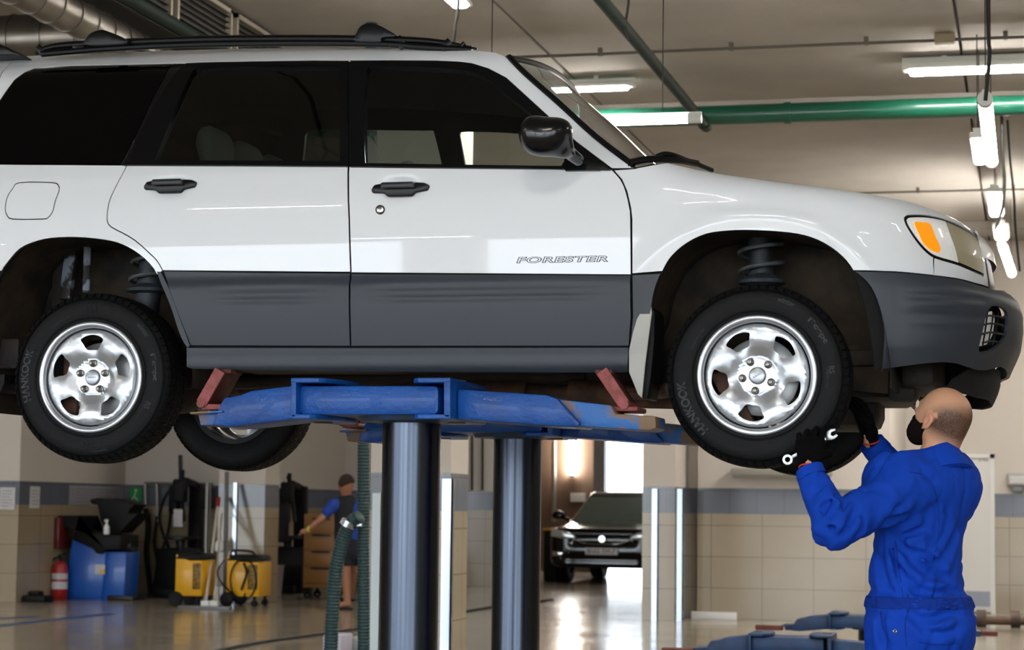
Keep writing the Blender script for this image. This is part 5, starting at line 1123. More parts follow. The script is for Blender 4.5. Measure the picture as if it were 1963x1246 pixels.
b = B(); hx, hz_ = xz(1845, 901, 25.94); b.lathe([(0, 25.935), (.075, 25.935), (.075, 25.95)], 'y', (hx, 0, hz_), 28); sg = b.build('prohibition_sign', M_wht, dl); b = B(); b.lathe([(.058, 25.93), (.075, 25.93), (.075, 25.936), (.058, 25.936)], 'y', (hx, 0, hz_), 28, close=True); b.obox((hx-.04, 25.932, hz_+.04), (hx+.04, 25.932, hz_-.04), .006, .014, up=(0, 1, 0)); b.build('red_ring', M_redp, sg)
b = B(); tv, tf2 = textmesh('2-02', .06); hx, hz_ = xz(1885, 881, 25.93); b.add(np.stack([hx+tv[:, 0], np.full(len(tv), 25.948), hz_+tv[:, 1]], 1), tf2, False); b.build('door_number', M_blk2, dl)
b = B(); px_box(b, 1930, 907, 1975, 932, 25.9, 26.0, .02); o = b.build('emergency_lamp', mat('grey lamp glass', '9c9b97', .3), None, label='small wall lamp box at the right edge above the band', cat='lamp'); b = B(); px_box(b, 1940, 932, 1962, 944, 25.92, 26.0, .01); b.build('bracket', M_gry, o); b = B(); px_box(b, 1935, 912, 1972, 927, 25.89, 25.9); b.build('diffuser', M_papr, o)
c = at(1900, 1193, Z=0.05); b = B(); b.tube([(c[0]-.75, c[1], .07), (c[0]+1.2, c[1], .07)], .045, 12); b.lathe([(0, -.05), (.09, -.05), (.09, .05), (0, .05)], 'x', (c[0]-.1, c[1], .09), 20); b.lathe([(0, -.05), (.09, -.05), (.09, .05), (0, .05)], 'x', (c[0]+.25, c[1], .09), 20); b.box((c[0]-.8, c[1]-.08, 0), (c[0]-.55, c[1]+.08, .09), .01); b.build('trolley_jack', mat('dirty jack metal', '2e2722', .6, col2='5a4030'), None, label='rusty brown trolley jack lying before the white door', cat='jack')
# conduits and box on far walls
cable([at(1062, 845, Y=39.4), at(1062, 900, Y=39.4), at(1061, 1000, Y=39.4)], .05, 'pale pipe running down the brown wall left of the lit tube', M_pipe, 3, 'pipe', None, 'wall_pipe')
b = B(); px_box(b, 1093, 945, 1120, 962, 39.45, 39.6, .01); b.build('switch_box', M_wht, None, label='white box on the brown wall under the lit tube', cat='box')
b = B(); px_box(b, 1138, 800, 1157, 1130, 39.3, 39.6); b.build('trim_12', mat('grey gate post', '6d6a68', .5), kind='structure')
for i, x in enumerate((905, 925)):
    cable([at(x, 830, Y=30.9), at(x, 900, Y=30.9), at(x, 940, Y=30.9)], .02, ['left', 'right'][i]+' of two dark pipes on the wall between the rams', M_wire, 2, 'pipe', 'thin wall pipes', 'wall_pipe')
for i, x in enumerate((543, 570)):
    cable([at(x, 840, Y=30.9), at(x, 900, Y=30.9), at(x, 935, Y=30.9)], .014, ['left', 'right'][i]+' of two thin pipes above the slanted pole', M_wire, 2, 'pipe', 'thin wall pipes', 'wall_pipe')
# ---- black car at the far gate
M_bpaint = mat('black car paint', '030304', .15, coat=.4)
Y0 = 32.6; sc_ = lambda a, c, Y=Y0: at(a, c, Y=Y)
xc = (sc_(1058, 1100)[0]+sc_(1242, 1100)[0])/2+.03; bc = empty('car', (xc, Y0+2, 0), 'black car parked by the bright far gate with its front to the camera', 'car')
def bcar(P):
    q = P-np.array([xc, Y0, 0]); x = np.abs(q[..., 0]); y = q[..., 1]; z = q[..., 2]
    def rb(cx, cy, cz, hx, hy, hz2, r): 
        d = np.stack([np.abs(q[..., 0])-hx+r, np.abs(y-cy)-hy+r, np.abs(z-cz)-hz2+r], -1); return np.linalg.norm(np.maximum(d, 0), axis=-1)+np.minimum(d.max(-1), 0)-r
    body_ = rb(0, 2.3, .62, .91-.05*np.clip((z-.7)/.3, 0, 1)-.12*np.clip((.5-y)/.5, 0, 1)**2, 2.28, .36-.10*np.clip((1.2-y)/1.2, 0, 1)*(z > .6), .13)
    cab = rb(0, 2.7, 1.12, .80-.20*np.clip((z-.95)/.5, 0, 1), 1.55-.75*np.clip((z-.92)/.55, 0, 1), .36, .10)
    d = smin(body_, cab, .06)
    for yy in (.85, 3.65): w_ = np.maximum(np.hypot(y-yy, z-.34)-.40, .62-x); d = np.maximum(d, -w_)
    gr_ = np.maximum(np.maximum(np.abs(q[..., 0])-.52, np.abs(z-.70)-.06), y-.06); d = np.maximum(d, -gr_)
    gr_ = np.maximum(np.maximum(np.abs(q[..., 0])-.62, np.abs(z-.38)-.07), y-.07); return np.maximum(d, -gr_)
b = B(); sdf_add(b, bcar, (xc-1.05, Y0-.15, .15), (xc+1.05, Y0+4.8, 1.75), .04); b.build('body', M_bpaint, bc, ang=40)
def bglass():
    b = B(); V = []
    for z, w, y in ((.97, .70, Y0+1.15), (1.15, .65, Y0+1.38), (1.39, .57, Y0+1.72)):
        for t in np.linspace(-1, 1, 9): V.append((xc+t*w, y-.10*(1-t*t)-.02, z))
    b.add(V, [(i*9+j, i*9+j+1, (i+1)*9+j+1, (i+1)*9+j) for i in range(2) for j in range(8)]); b.build('windscreen', mat('pale reflecting glass', '6f8078', .08, metal=.6, coat=1), bc)
bglass()
for s in (-1, 1):
    b = B(); b.prism([(xc+s*.42, .74), (xc+s*.56, .83), (xc+s*.82, .86), (xc+s*.84, .76), (xc+s*.6, .70)], Y0+.02, Y0+.2, bev=.015); b.build('headlight', mat('far headlight', 'c9cdd0', .15, metal=.6), bc)
    b = B(); b.ball((xc+s*1.0, Y0+1.35, 1.08), .12, 12, (1, .6, .65)); b.obox((xc+s*.8, Y0+1.35, 1.0), (xc+s*.92, Y0+1.35, 1.04), .06, .05); b.build('wing_mirror', M_bpaint, bc)
    b = B(); b.prism([(xc+s*.62, .50), (xc+s*.80, .52), (xc+s*.80, .44), (xc+s*.66, .44)], Y0+.0, Y0+.1, bev=.01); b.build('fog_lamp', M_chrome, bc)
    for yy in (.85, 3.65): b = B(); b.lathe([(.2, -.11), (.33, -.11), (.34, -.08), (.34, .08), (.33, .11), (.2, .11)], 'x', (xc+s*.78, Y0+yy, .34), 32, close=True); b.lathe([(0, -.09), (.2, -.07), (.2, .07), (0, .09)], 'x', (xc+s*.78, Y0+yy, .34), 20); b.build('wheel', M_rub, bc)
b = B(); 
b.tube([(xc-.55, Y0+.05, .76), (xc-.3, Y0+.0, .655), (xc, Y0-.02, .64), (xc+.3, Y0+.0, .655), (xc+.55, Y0+.05, .76)], .008, 8, smooth_path=5); b.lathe([(.0, -.02), (.05, -.02), (.06, .0)], 'y', (xc, Y0+.02, .72), 20); b.build('grille', M_chrome, bc)
b = B(); b.box((xc-.26, Y0-.03, .47), (xc+.26, Y0-.012, .58), .004); pl = b.build('number_plate', M_papr, bc); tv, tf2 = textmesh('8102 TM-7', .1); s_ = .44/(tv[:, 0].max()-tv[:, 0].min()); b = B(); b.add(np.stack([xc+tv[:, 0]*s_, np.full(len(tv), Y0-.033), .525+tv[:, 1]*s_], 1), tf2, False); b.build('plate_characters', M_blk, pl)
simple('machine', M_blk, 1042, 1015, 1060, 1108, 33.5, 34.3, 'dark trolley standing left of the black car', 'trolley', z0=0.0, bev=.03)
b = B(); px_box(b, 1040, 1012, 1066, 1017, 33.4, 34.3, .004); b.build('crate_lid', mat('yellow lid', 'b58a2a', .5), bpy.data.objects['machine'])

b = B(); cc = at(519, 1117, Y=26.2); b.lathe([(.14, 0), (.17, .38), (.18, .40), (.16, .40), (.13, .02)], 'z', (cc[0], cc[1], 0), 28); b.build('waste_bin', mat('pale bin plastic', '8f8482', .5), None, label='pale round bin in the shade right of the right yellow cabinet', cat='bin')
# ================================================================== the mechanic
M_cov = mat('blue work coverall', '0b3fb0', 0.8, sheen=.0, bump=.12, bscale=500, var=.12, vscale=4, spec=.2)
M_covd = mat('blue coverall trim', '0b2f88', 0.85, spec=.2)
M_skin = mat('skin', 'cc9a7c', 0.48, spec=.35)
M_glove = mat('black knitted glove', '050506', 0.9, bump=.4, bscale=300, spec=.12)
M_redc = mat('red glove edge', 'c23a2a', 0.7)
M_beard = mat('dark beard', '1a1210', 0.95, bump=.6, bscale=260, spec=.1)
def A(a, b, Y): return at(a, b, Y=Y)
def nrm(v): v = np.array(v, float); return v/np.linalg.norm(v)
Fd = nrm((-.77, .64, 0)); Ld = nrm((-.64, -.77, 0))
ch_ = A(1768, 945, 7.45); wa_ = A(1755, 1105, 7.45); hp = A(1763, 1185, 7.45); nk = A(1790, 872, 7.46)
shL, elL, wrL = A(1726, 942, 7.29), A(1598, 1012, 7.10), A(1551, 898, 7.17)
shR, elR, wrR = A(1812, 930, 7.60), A(1738, 940, 7.82), A(1670, 848, 7.72)
hL_, hR_ = hp+Ld*.095+(0, 0, -.02), hp-Ld*.095+(0, 0, -.02)
knL, knR = np.array([hL_[0]-.03, hL_[1]-.01, .47]), np.array([hR_[0]+.02, hR_[1]+.02, .47]); anL, anR = np.array([knL[0]+.03, knL[1]-.02, .09]), np.array([knR[0]+.04, knR[1]+.02, .09])
def trunk(P, g=0.0):
    d = s_cap(P, ch_+(0, 0, -.01), wa_, .172+g, .138+g, .76, Fd)
    d = smin(d, s_cap(P, ch_+Ld*.13+(0, 0, .03), ch_-Ld*.13+(0, 0, .03), .098+g, .098+g), .09)
    d = smin(d, s_cap(P, wa_, hp, .142+g, .168+g, .80, Fd), .08)
    d = smin(d, s_ell(P, hp-Fd*.05+(0, 0, -.03), (.14+g, .15+g, .13+g)), .06)
    d = smin(d, s_cap(P, ch_+(0, 0, .06), nk, .10+g, .062+g), .05)
    return d
def arms(P, g=0.0, t=1.0):
    d = smin(s_cap(P, shL, elL, .080*t+g, .060*t+g), s_cap(P, elL, wrL+(0, 0, -.004), .060*t+g, .036*t+g), .02)
    e = smin(s_cap(P, shR, elR, .080*t+g, .060*t+g), s_cap(P, elR, wrR, .058*t+g, .036*t+g), .02)
    return np.minimum(d, e)
def legs(P, g=0.0):
    d = smin(s_cap(P, hL_, knL, .105+g, .075+g), s_cap(P, knL, anL, .075+g, .066+g), .03); e = smin(s_cap(P, hR_, knR, .105+g, .075+g), s_cap(P, knR, anR, .075+g, .066+g), .03)
    return np.minimum(d, e)
def fold(P, pts, w, dep):
    """a soft valley along a polyline, fading out at both ends"""
    pts = np.array(pts); L = np.r_[0, np.cumsum(np.linalg.norm(np.diff(pts, axis=0), axis=1))]; lo_, hi2_ = pts.min(0)-3*w, pts.max(0)+3*w
    m = np.all((P > lo_) & (P < hi2_), axis=-1); out = np.zeros(P.shape[:-1])
    if not m.any(): return out
    Q = P[m]; best = np.full(len(Q), 9.); tt = np.zeros(len(Q))
    for i in range(len(pts)-1):
        a, d = pts[i], pts[i+1]-pts[i]; t = np.clip(((Q-a)@d)/(d@d+1e-12), 0, 1); q = np.linalg.norm(Q-(a+t[:, None]*d), axis=1); k = q < best; best[k] = q[k]; tt[k] = (L[i]+t[k]*(L[i+1]-L[i]))/L[-1]
    out[m] = dep*(np.exp(-(best/w)**2)-.45*np.exp(-((best-1.7*w)/(.8*w))**2))*np.minimum(1, np.sin(np.pi*np.clip(tt, .02, .98))*1.8); return out
def cover0(P): return smin(smin(trunk(P, .012), arms(P, .010, 1.0), .035), legs(P, .014), .05)
FOLDS = []
def addf(pts, Y, w, dep):
    q = []
    for a, b in pts:
        d = ray(a, b); d = d/d[1]; ts = np.linspace(6.8, 8.0, 500); PP = np.array([0, 0, CAM_Z])+ts[:, None]*d; f = cover0(PP); k = np.argmax(f < 0); q.append(PP[k] if f[k] < 0 else A(a, b, Y))
    FOLDS.append((crom(q, 4) if len(q) > 2 else q, w*1.25, dep*1.7))
# elbow creases, drag lines over the back and waist (px, camera side surface)
for pts, Y, w, dp in [([(1640, 978), (1612, 1030)], 7.06, .012, .016), ([(1622, 962), (1592, 1020)], 7.05, .012, .014), ([(1655, 985), (1640, 1030)], 7.06, .011, .010), ([(1606, 950), (1572, 985)], 7.06, .012, .010), ([(1590, 925), (1556, 950)], 7.09, .010, .006),
                      ([(1632, 972), (1602, 1026)], 7.05, .008, -.009), ([(1612, 955), (1580, 1000)], 7.05, .008, -.008),
                      ([(1690, 930), (1720, 985)], 7.17, .014, .006), ([(1700, 1000), (1745, 985)], 7.2, .012, .008), ([(1728, 1030), (1775, 1010)], 7.24, .012, .010), ([(1735, 1050), (1785, 1075), (1815, 1110)], 7.30, .013, .010), ([(1712, 1025), (1745, 1070), (1785, 1102), (1822, 1112)], 7.30, .014, .012), ([(1706, 1035), (1722, 1090), (1732, 1150)], 7.30, .011, .009), ([(1712, 1045), (1730, 1100), (1765, 1140)], 7.30, .012, .008),
                      ([(1840, 1000), (1815, 1060), (1790, 1090)], 7.36, .014, .008), ([(1690, 1060), (1695, 1140)], 7.32, .012, .006), ([(1735, 1170), (1770, 1190), (1830, 1175)], 7.28, .013, .012), ([(1745, 1190), (1790, 1215), (1840, 1205)], 7.28, .013, .008), ([(1690, 1175), (1695, 1240)], 7.30, .013, .010), ([(1800, 950), (1795, 1040)], 7.28, .009, .004),
                      ([(1745, 1130), (1800, 1140), (1828, 1125)], 7.30, .012, .010), ([(1760, 900), (1795, 930)], 7.25, .014, .005)]: addf(pts, Y, w, dp)
def cover(P):
    d = cover0(P)
    for f in FOLDS: d = d+fold(P, *f)
    n1_ = vnoise(P*np.array([1, 1, .55]), 4.2, 1.0); n2_ = vnoise(P*np.array([.9, .9, .7]), 8.5, 2.6)
    d = d+.009*np.exp(-(n1_/.18)**2)-.003+.004*np.exp(-(n2_/.22)**2)+.0015*vnoise(P, 14, 2.0)
    # flat band at the waist
    zb = wa_[2]-.085
    d = d-.004*np.exp(-((P[..., 2]-zb)/.022)**4)+.006*np.exp(-((P[..., 2]-zb-.04)/.012)**2)+.005*np.exp(-((P[..., 2]-zb+.04)/.012)**2)
    # open ends: neck, wrists, ankles
    d = np.maximum(d, np.where(np.linalg.norm(P-nk, axis=-1) < .2, (P-nk)@nrm(Fd*.55+(0, 0, 1))-.0, d))
    for w_, e_ in ((wrL, elL), (wrR, elR)):
        ax = nrm(w_-e_); near = np.linalg.norm(P-w_, axis=-1) < .16; d = np.where(near, np.maximum(d, (P-w_)@ax+.004), d)
    return np.maximum(d, .085-P[..., 2])
# head frame
hc = A(1810, 797, 7.47); Hh = nrm((-.80, .60, 0)); tl = math.radians(30); Hf = Hh*math.cos(tl)+np.array([0, 0, 1])*math.sin(tl); Hu = -Hh*math.sin(tl)+np.array([0, 0, 1])*math.cos(tl); Hl = np.cross(Hu, Hf)
RH = np.stack([Hf, Hl, Hu], 1)    # columns: forward, left, up
def hp_(f, l, u): return hc+Hf*f+Hl*l+Hu*u
def headf(P, full=True):
    d = s_ell(P, hp_(-.004, 0, .012), (.098, .079, .088), RH)
    d = smin(d, s_ell(P, hp_(.030, 0, -.045), (.062, .060, .068), RH), .035)
    d = smin(d, s_cap(P, hp_(.062, -.022, -.098), hp_(.062, .022, -.098), .022, .022), .035)
    for s in (-1, 1): d = smin(d, s_cap(P, hp_(.0, s*.052, -.065), hp_(.055, s*.03, -.10), .018, .018), .03); d = smin(d, s_ell(P, hp_(.058, s*.038, -.028), (.022, .022, .016), RH), .02)
    if full:
        d = smin(d, s_cap(P, hp_(.090, 0, -.005), hp_(.112, 0, -.040), .007, .012), .010); d = smin(d, s_cap(P, hp_(.085, -.035, .006), hp_(.085, .035, .006), .008, .008), .014)
        for s in (-1, 1):
            d = -smin(-d, s_ell(P, hp_(.102, s*.032, -.010), (.014, .015, .010), RH), .008); d = smin(d, s_ell(P, hp_(.080, s*.031, -.012), (.013, .013, .013), RH), .002)
        d = smin(d, s_cap(P, hp_(.092, -.018, -.066), hp_(.092, .018, -.066), .006, .006), .006); d = smin(d, s_cap(P, hp_(.089, -.014, -.076), hp_(.089, .014, -.076), .007, .007), .006)
    return d
nk2 = A(1786, 905, 7.48)
def bodyf(P):
    d = headf(P); d = smin(d, s_cap(P, hp_(-.030, 0, -.055), nk2, .056, .056), .025); d = smin(d, s_cap(P, hp_(-.055, 0, -.03), nk2+(.01, -.01, .0), .045, .050), .025)
    d = smin(d, trunk(P, -.036), .03); d = smin(d, arms(P, -.008, .68), .03); d = smin(d, legs(P, -.025), .03)
    hands = np.minimum(s_cap(P, wrL, wrL+nrm(A(1551, 858, 7.20)-wrL)*.035, .025, .022), s_cap(P, wrR, wrR+nrm(A(1660, 810, 7.68)-wrR)*.035, .025, .022)); d = smin(d, hands, .02)
    for a in (anL, anR): d = smin(d, s_cap(P, a, (a[0]-.12, a[1]+.06, .035), .035, .028), .02)
    return d
# body: one continuous surface, fine at the head
lo = np.minimum.reduce([elL, wrL, anL, hp, wrR])-.25; hi_ = np.maximum.reduce([shR, hc, hR_, elR, anR])+.2; lo[2] = 0.0
b = B(); sdf_add(b, bodyf, lo, hi_, .009); 
# refine the head by Newton steps onto the implicit surface
V = np.array(b.v)
def relax(V, fn, n=3):
    for _ in range(n):
        f = fn(V); e = 1e-4; g = np.stack([fn(V+np.eye(3)[i]*e)-f for i in range(3)], 1)/e; V = V-g*(f/np.maximum((g*g).sum(1), .2))[:, None].clip(-.004, .004)
    return V
b.v = [tuple(p) for p in relax(V, bodyf)]
man = b.build('person', M_skin, None, origin=(hp[0], hp[1], 0), label='bald bearded mechanic in blue coverall and black gloves reaching up to the front wheel', cat='person', ang=180)
# shaved hair: stored as a vertex weight, seen as darker stubble
me = man.data; at_ = me.color_attributes.new('stubble', 'FLOAT_COLOR', 'POINT'); V = np.array([tuple(v.co) for v in me.vertices])+WL[man]; q = (V-hc)@RH
f_, l_, u_ = q[:, 0], q[:, 1], q[:, 2]; w = np.clip((.034-f_-.25*np.maximum(u_, 0)*3)/.06, 0, 1)*np.clip((u_+.080)/.05, 0, 1)*np.clip((.085-u_*.9-np.maximum(0, -f_-.09))/.045+0, 0, 1)
top = np.clip(1-((f_+.00)**2/.075**2+(l_)**2/.055**2), 0, 1)*(u_ > .03); w = w*(1-np.clip(top*1.2, 0, 1)); w[np.linalg.norm(q, axis=1) > .16] = 0
ear = (np.abs(l_) > .076) & (np.abs(u_+.022) < .04) & (np.abs(f_+.01) < .026); w[ear] = 0
at_.data.foreach_set('color', np.stack([w, w, w, np.ones(len(w))], 1).astype(np.float32).ravel())
nt = M_skin.node_tree; bs = nt.nodes['Principled BSDF']; ca_ = nt.nodes.new('ShaderNodeVertexColor'); ca_.layer_name = 'stubble'; n1 = nt.nodes.new('ShaderNodeTexNoise'); n1.inputs['Scale'].default_value = 480; tc = nt.nodes.new('ShaderNodeTexCoord'); nt.links.new(tc.outputs['Object'], n1.inputs['Vector'])
mr = nt.nodes.new('ShaderNodeMapRange'); mr.inputs['From Min'].default_value = .3; mr.inputs['From Max'].default_value = .6; mr.inputs['To Min'].default_value = .6; mr.inputs['To Max'].default_value = 1; nt.links.new(n1.outputs[0], mr.inputs['Value'])
mu = nt.nodes.new('ShaderNodeMath'); mu.operation = 'MULTIPLY'; nt.links.new(ca_.outputs[0], mu.inputs[0]); nt.links.new(mr.outputs[0], mu.inputs[1])
mx = nt.nodes.new('ShaderNodeMix'); mx.data_type = 'RGBA'; nt.links.new(mu.outputs[0], mx.inputs[0]); mx.inputs[6].default_value = bs.inputs['Base Color'].default_value; mx.inputs[7].default_value = (*lin('2f231d'), 1); nt.links.new(mx.outputs[2], bs.inputs['Base Color'])
def earf(P, sd):
    ec = hp_(-.004, sd*.079, -.022); tilt_ = nrm(Hf*-.25+Hu)
    e = s_ell(P, ec, (.0175, .008, .030), RH); e = np.maximum(e, -s_ell(P, ec+Hl*sd*.0085+Hf*.003+Hu*.004, (.0115, .0075, .020), RH))
    e = smin(e, s_cap(P, ec+tilt_*.022-Hf*.006, ec+tilt_*.006-Hf*.014, .0045, .0045), .004); e = smin(e, s_cap(P, ec-Hu*.024+Hf*.004, ec-Hu*.032+Hf*.008, .0065, .005), .006)
    e = smin(e, s_cap(P, ec+Hf*.009+Hu*.004, ec+Hf*.010-Hu*.008, .0045, .004), .004); return smin(e, s_cap(P, ec-Hl*sd*.004+Hu*.012, ec-Hl*sd*.004-Hu*.018+Hf*.006, .007, .006), .006)
for sd in (-1, 1):
    ec_ = hp_(-.004, sd*.079, -.022); e = B(); sdf_add(e, lambda P: earf(P, sd), ec_-.048, ec_+.048, .0022); e.build('ear', mat('ear skin', 'c98f74', .5, spec=.35), man, ang=180)
# eyes
for s in (-1, 1):
    e = B(); e.ball(hp_(.075, s*.029, -.010), .0115, 14); ey = e.build('eye', mat('eye white', 'd8d4cc', .2), man); e = B(); e.ball(hp_(.0832, s*.029, -.0095), .005, 10); e.build('iris', mat('brown iris', '3a2618', .2), ey)
    e = B(); e.tube([hp_(.097, s*.016, .010), hp_(.098, s*.032, .016), hp_(.086, s*.050, .010)], [.003, .0045, .002], 6, smooth_path=4); e.build('eyebrow', M_beard, man)
# beard
def beardf(P):
    d = headf(P, False)-.008+.002*vnoise(P, 40); q = (P-hc)@RH; f2, l2, u2 = q[..., 0], q[..., 1], q[..., 2]
    d = smin(d, s_ell(P, hp_(.068, 0, -.120), (.030, .034, .030), RH), .02)
    reg = np.maximum(u2+.048+.25*np.clip(.06-np.abs(f2-.02), 0, .06)*0-np.clip((.03-f2)/.06, 0, 1)*.04, -f2-.004+(-u2-.05)*.2)
    mouth = s_ell(P, hp_(.098, 0, -.072), (.02, .020, .010), RH)
    return np.maximum(np.maximum(d, reg), -mouth)
b = B(); sdf_add(b, beardf, hc-.19, hc+.19, .005); b.build('beard', M_beard, man, ang=180)
# coverall
b = B(); sdf_add(b, cover, lo, hi_, .009); b.v = [tuple(p) for p in np.array(b.v)]; cov = b.build('coverall', M_cov, man, ang=180)
def hit(px, py, fn=cover, near=6.8, far=8.2, off=.0):
    d = ray(px, py); d = d/d[1]; o = np.array([0, 0, CAM_Z]); ts = np.linspace(near, far, 700); P = o+ts[:, None]*d; f = fn(P); k = np.argmax(f < 0)
    if f[k] >= 0: return None
    return P[k]+np.array([0, -off, 0])
def seam(name, pts, r=.0022, m=None, k=6, ell=None):
    q = [hit(a, c_, off=.0005) for a, c_ in crom(pts, k)]; q = [x for x in q if x is not None]
    if len(q) > 2: bb = B(); bb.tube(q, r, 6, ell=ell); bb.build(name, m or M_covd, cov)
seam('seam', [(1745, 905), (1772, 912), (1792, 940), (1800, 990), (1797, 1040), (1785, 1090)])
seam('seam', [(1716, 1035), (1722, 1080), (1732, 1150)])
seam('seam', [(1676, 1145), (1700, 1147), (1730, 1148)], .0022); seam('seam', [(1676, 1164), (1700, 1166), (1730, 1167)])
seam('seam', [(1740, 1172), (1735, 1200), (1738, 1240)]); seam('pocket_edge', [(1688, 1172), (1692, 1200), (1702, 1225), (1700, 1246)], .0035)
seam('pocket_edge', [(1762, 1230), (1800, 1236), (1840, 1232)], .003)
seam('belt_loop', [(1795, 1110), (1788, 1140), (1780, 1170)], .004); seam('belt_loop', [(1740, 1140), (1745, 1160), (1740, 1172)], .005)
q = hit(1716, 1210)
if q is not None: bb = B(); bb.lathe([(.003, -.003), (.005, -.004), (.007, -.003), (.007, .002), (.003, .002)], 'y', q, 16, close=True); bb.build('snap_button', M_chrome, cov)
bb = B(); zb_ = wa_[2]-.085; sdf_add(bb, lambda P: np.maximum(np.maximum(cover(P)-.002, -(cover(P)+.008)), np.abs(P[..., 2]-zb_)-.021), (hp-.3)*[1, 1, 0]+(0, 0, zb_-.05), (hp+.3)*[1, 1, 0]+(0, 0, zb_+.05), .006); bb.build('waistband', M_covd, cov, ang=60)
# collar: folded band round the neck, higher at the back, open at the front
bb = B(); n = 41; V = []
for i in range(n):
    t = -3.05+6.1*i/(n-1); dirv = -Fd*math.cos(t)+Ld*math.sin(t); bk = .5+.5*math.cos(t)
    c0 = nk+np.array([0, 0, -.030+.012*bk-.060*(1-bk)])+Fd*.004; el = 1+.38*(1-bk)
    for rad, dz in ((.070, .040), (.077, .050), (.083, .044), (.112, .002), (.128, -.024-.015*(1-bk)), (.118, -.034-.015*(1-bk)), (.080, .02)): V.append(c0+dirv*rad*el*(1.02 if rad > .09 else .98)+np.array([0, 0, dz+.012*bk-.012*(1-bk)*(dz > .02)]))
m_ = 7; bb.add(V, [(i*m_+j, (i+1)*m_+j, (i+1)*m_+(j+1) % m_, i*m_+(j+1) % m_) for i in range(n-1) for j in range(m_)]+[tuple(range(m_)), tuple((n-1)*m_+j for j in range(m_-1, -1, -1))]); bb.build('collar', M_cov, cov, ang=70)
# cuffs
for w_, e_ in ((wrL, elL), (wrR, elR)):
    ax = nrm(w_-e_); bb = B(); bb.tube([w_-ax*.035, w_-ax*.002], .0485, 24, cap=False); bb.tube([w_-ax*.002, w_-ax*.006], [.0485, .040], 24, cap=False); bb.build('cuff', M_cov, cov)
# hands in gloves
def make_hand(w_, u, n_, s_, curl, label, spread=1.0, tcurl=.5):
    u, n_ = nrm(u), np.array(n_, float); n_ = nrm(n_-u*(n_@u)); s_ = np.cross(u, n_)*s_
    caps = []; offs = [.037, .0125, -.012, -.036]; ln = [.92, 1.0, .95, .78]
    for i, (o, l) in enumerate(zip(offs, ln)):
        K = w_+u*(.096-.004*abs(i-1))+s_*o*spread; caps.append((w_+u*.018+s_*o*.62, K, .0175, .0145, .012))
        p = K; a = 0
        for L, c_, r0, r1 in ((.046, curl[0], .0112, .0102), (.029, curl[1], .0102, .0094), (.023, curl[2], .0094, .0085)):
            a += math.radians(c_*(1+.10*(i-1))); d_ = nrm(u*math.cos(a)+n_*math.sin(a)+s_*(o*3.2)); q = p+d_*L*l; caps.append((p, q, r0, r1, .004)); p = q
    p = w_+u*.028+s_*.030
    for L, d_, r0, r1 in ((.045, u*.55+s_*.65+n_*.45, .018, .0145), (.034, u*.8+s_*.25+n_*.55, .0135, .012), (.028, u*.85-s_*.1+n_*.5, .012, .010)): q = p+nrm(d_)*L; caps.append((p, q, r0, r1, .008)); p = q
    def fn(P):
        d = None
        for a_, b2, r0, r1, k in caps: c_ = s_cap(P, a_, b2, r0, r1); d = c_ if d is None else smin(d, c_, k)
        return smin(d, s_cap(P, w_-u*.012, w_+u*.03, .031, .030, .75, n_), .012)
    pts = np.array([c_[0] for c_ in caps]+[c_[1] for c_ in caps]+[w_-u*.03]); bb = B(); sdf_add(bb, fn, pts.min(0)-.04, pts.max(0)+.04, .0035); g = bb.build('glove', M_glove, man, ang=180, label=label)
    bb = B(); x = n_; y = s_; bb.tube([w_-u*.012+(x*math.cos(t)*.027+y*math.sin(t)*.033) for t in np.linspace(0, 2*np.pi, 25)], .0032, 6, cap=False); bb.build('glove_edge', M_redc, g); return caps
make_hand(wrL+nrm(A(1551, 858, 7.20)-wrL)*.014, A(1553, 850, 7.215)-wrL, (0, 1, 0), -1, (18, 28, 20), 'black glove holding the spanner')
make_hand(wrR+nrm(A(1658, 800, 7.68)-wrR)*.014, A(1656, 800, 7.69)-wrR, (-.6, -.5, 0), 1, (14, 22, 16), 'black glove behind the tyre')
# boots
for a in (anL, anR):
    def bf(P, a=a):
        d = s_cap(P, (a[0]+.03, a[1]-.015, .05), (a[0]-.13, a[1]+.085, .045), .048, .045); d = smin(d, s_cap(P, (a[0], a[1], .05), (a[0], a[1], .15), .055, .06), .03); return np.maximum(d, .0-P[..., 2]+.001)
    bb = B(); sdf_add(bb, bf, a-(.28, .15, .1), a+(.15, .25, .18), .008); bb.build('boot', M_blk, man, ang=180)
# spanner: ring end at lower left, open end at upper right, held by the left hand
p, q = A(1510, 881, 7.262), A(1594, 833, 7.262); sp_ = B(); d = nrm(q-p); up_ = np.array([-d[2], 0, d[0]]); Yc = 7.262
def spn(t, o): c_ = p+d*t+up_*o; return (c_[0], c_[2])
L_ = np.linalg.norm(q-p); sp_.prism([spn(.012, -.006), spn(L_-.02, -.007), spn(L_-.02, .007), spn(.012, .006)], Yc-.003, Yc+.003, bev=.0015)
sp_.lathe([(.0095, -.005), (.0175, -.005), (.0175, .005), (.0095, .005)], 'y', p, 24, close=True)
jaw = [(L_-.024, -.008), (L_-.010, -.016), (L_+.004, -.018), (L_+.018, -.014), (L_+.016, -.006), (L_+.002, -.007), (L_-.003, 0), (L_+.003, .007), (L_+.020, .005), (L_+.022, .011), (L_+.006, .018), (L_-.008, .017), (L_-.022, .009)]
sp_.prism([spn(*x) for x in jaw], Yc-.004, Yc+.004, bev=.001); sp_.build('spanner', mat('tool steel', '9a9da0', .32, metal=.9), None, label='steel combination spanner held in the mechanic\'s near glove', cat='spanner')
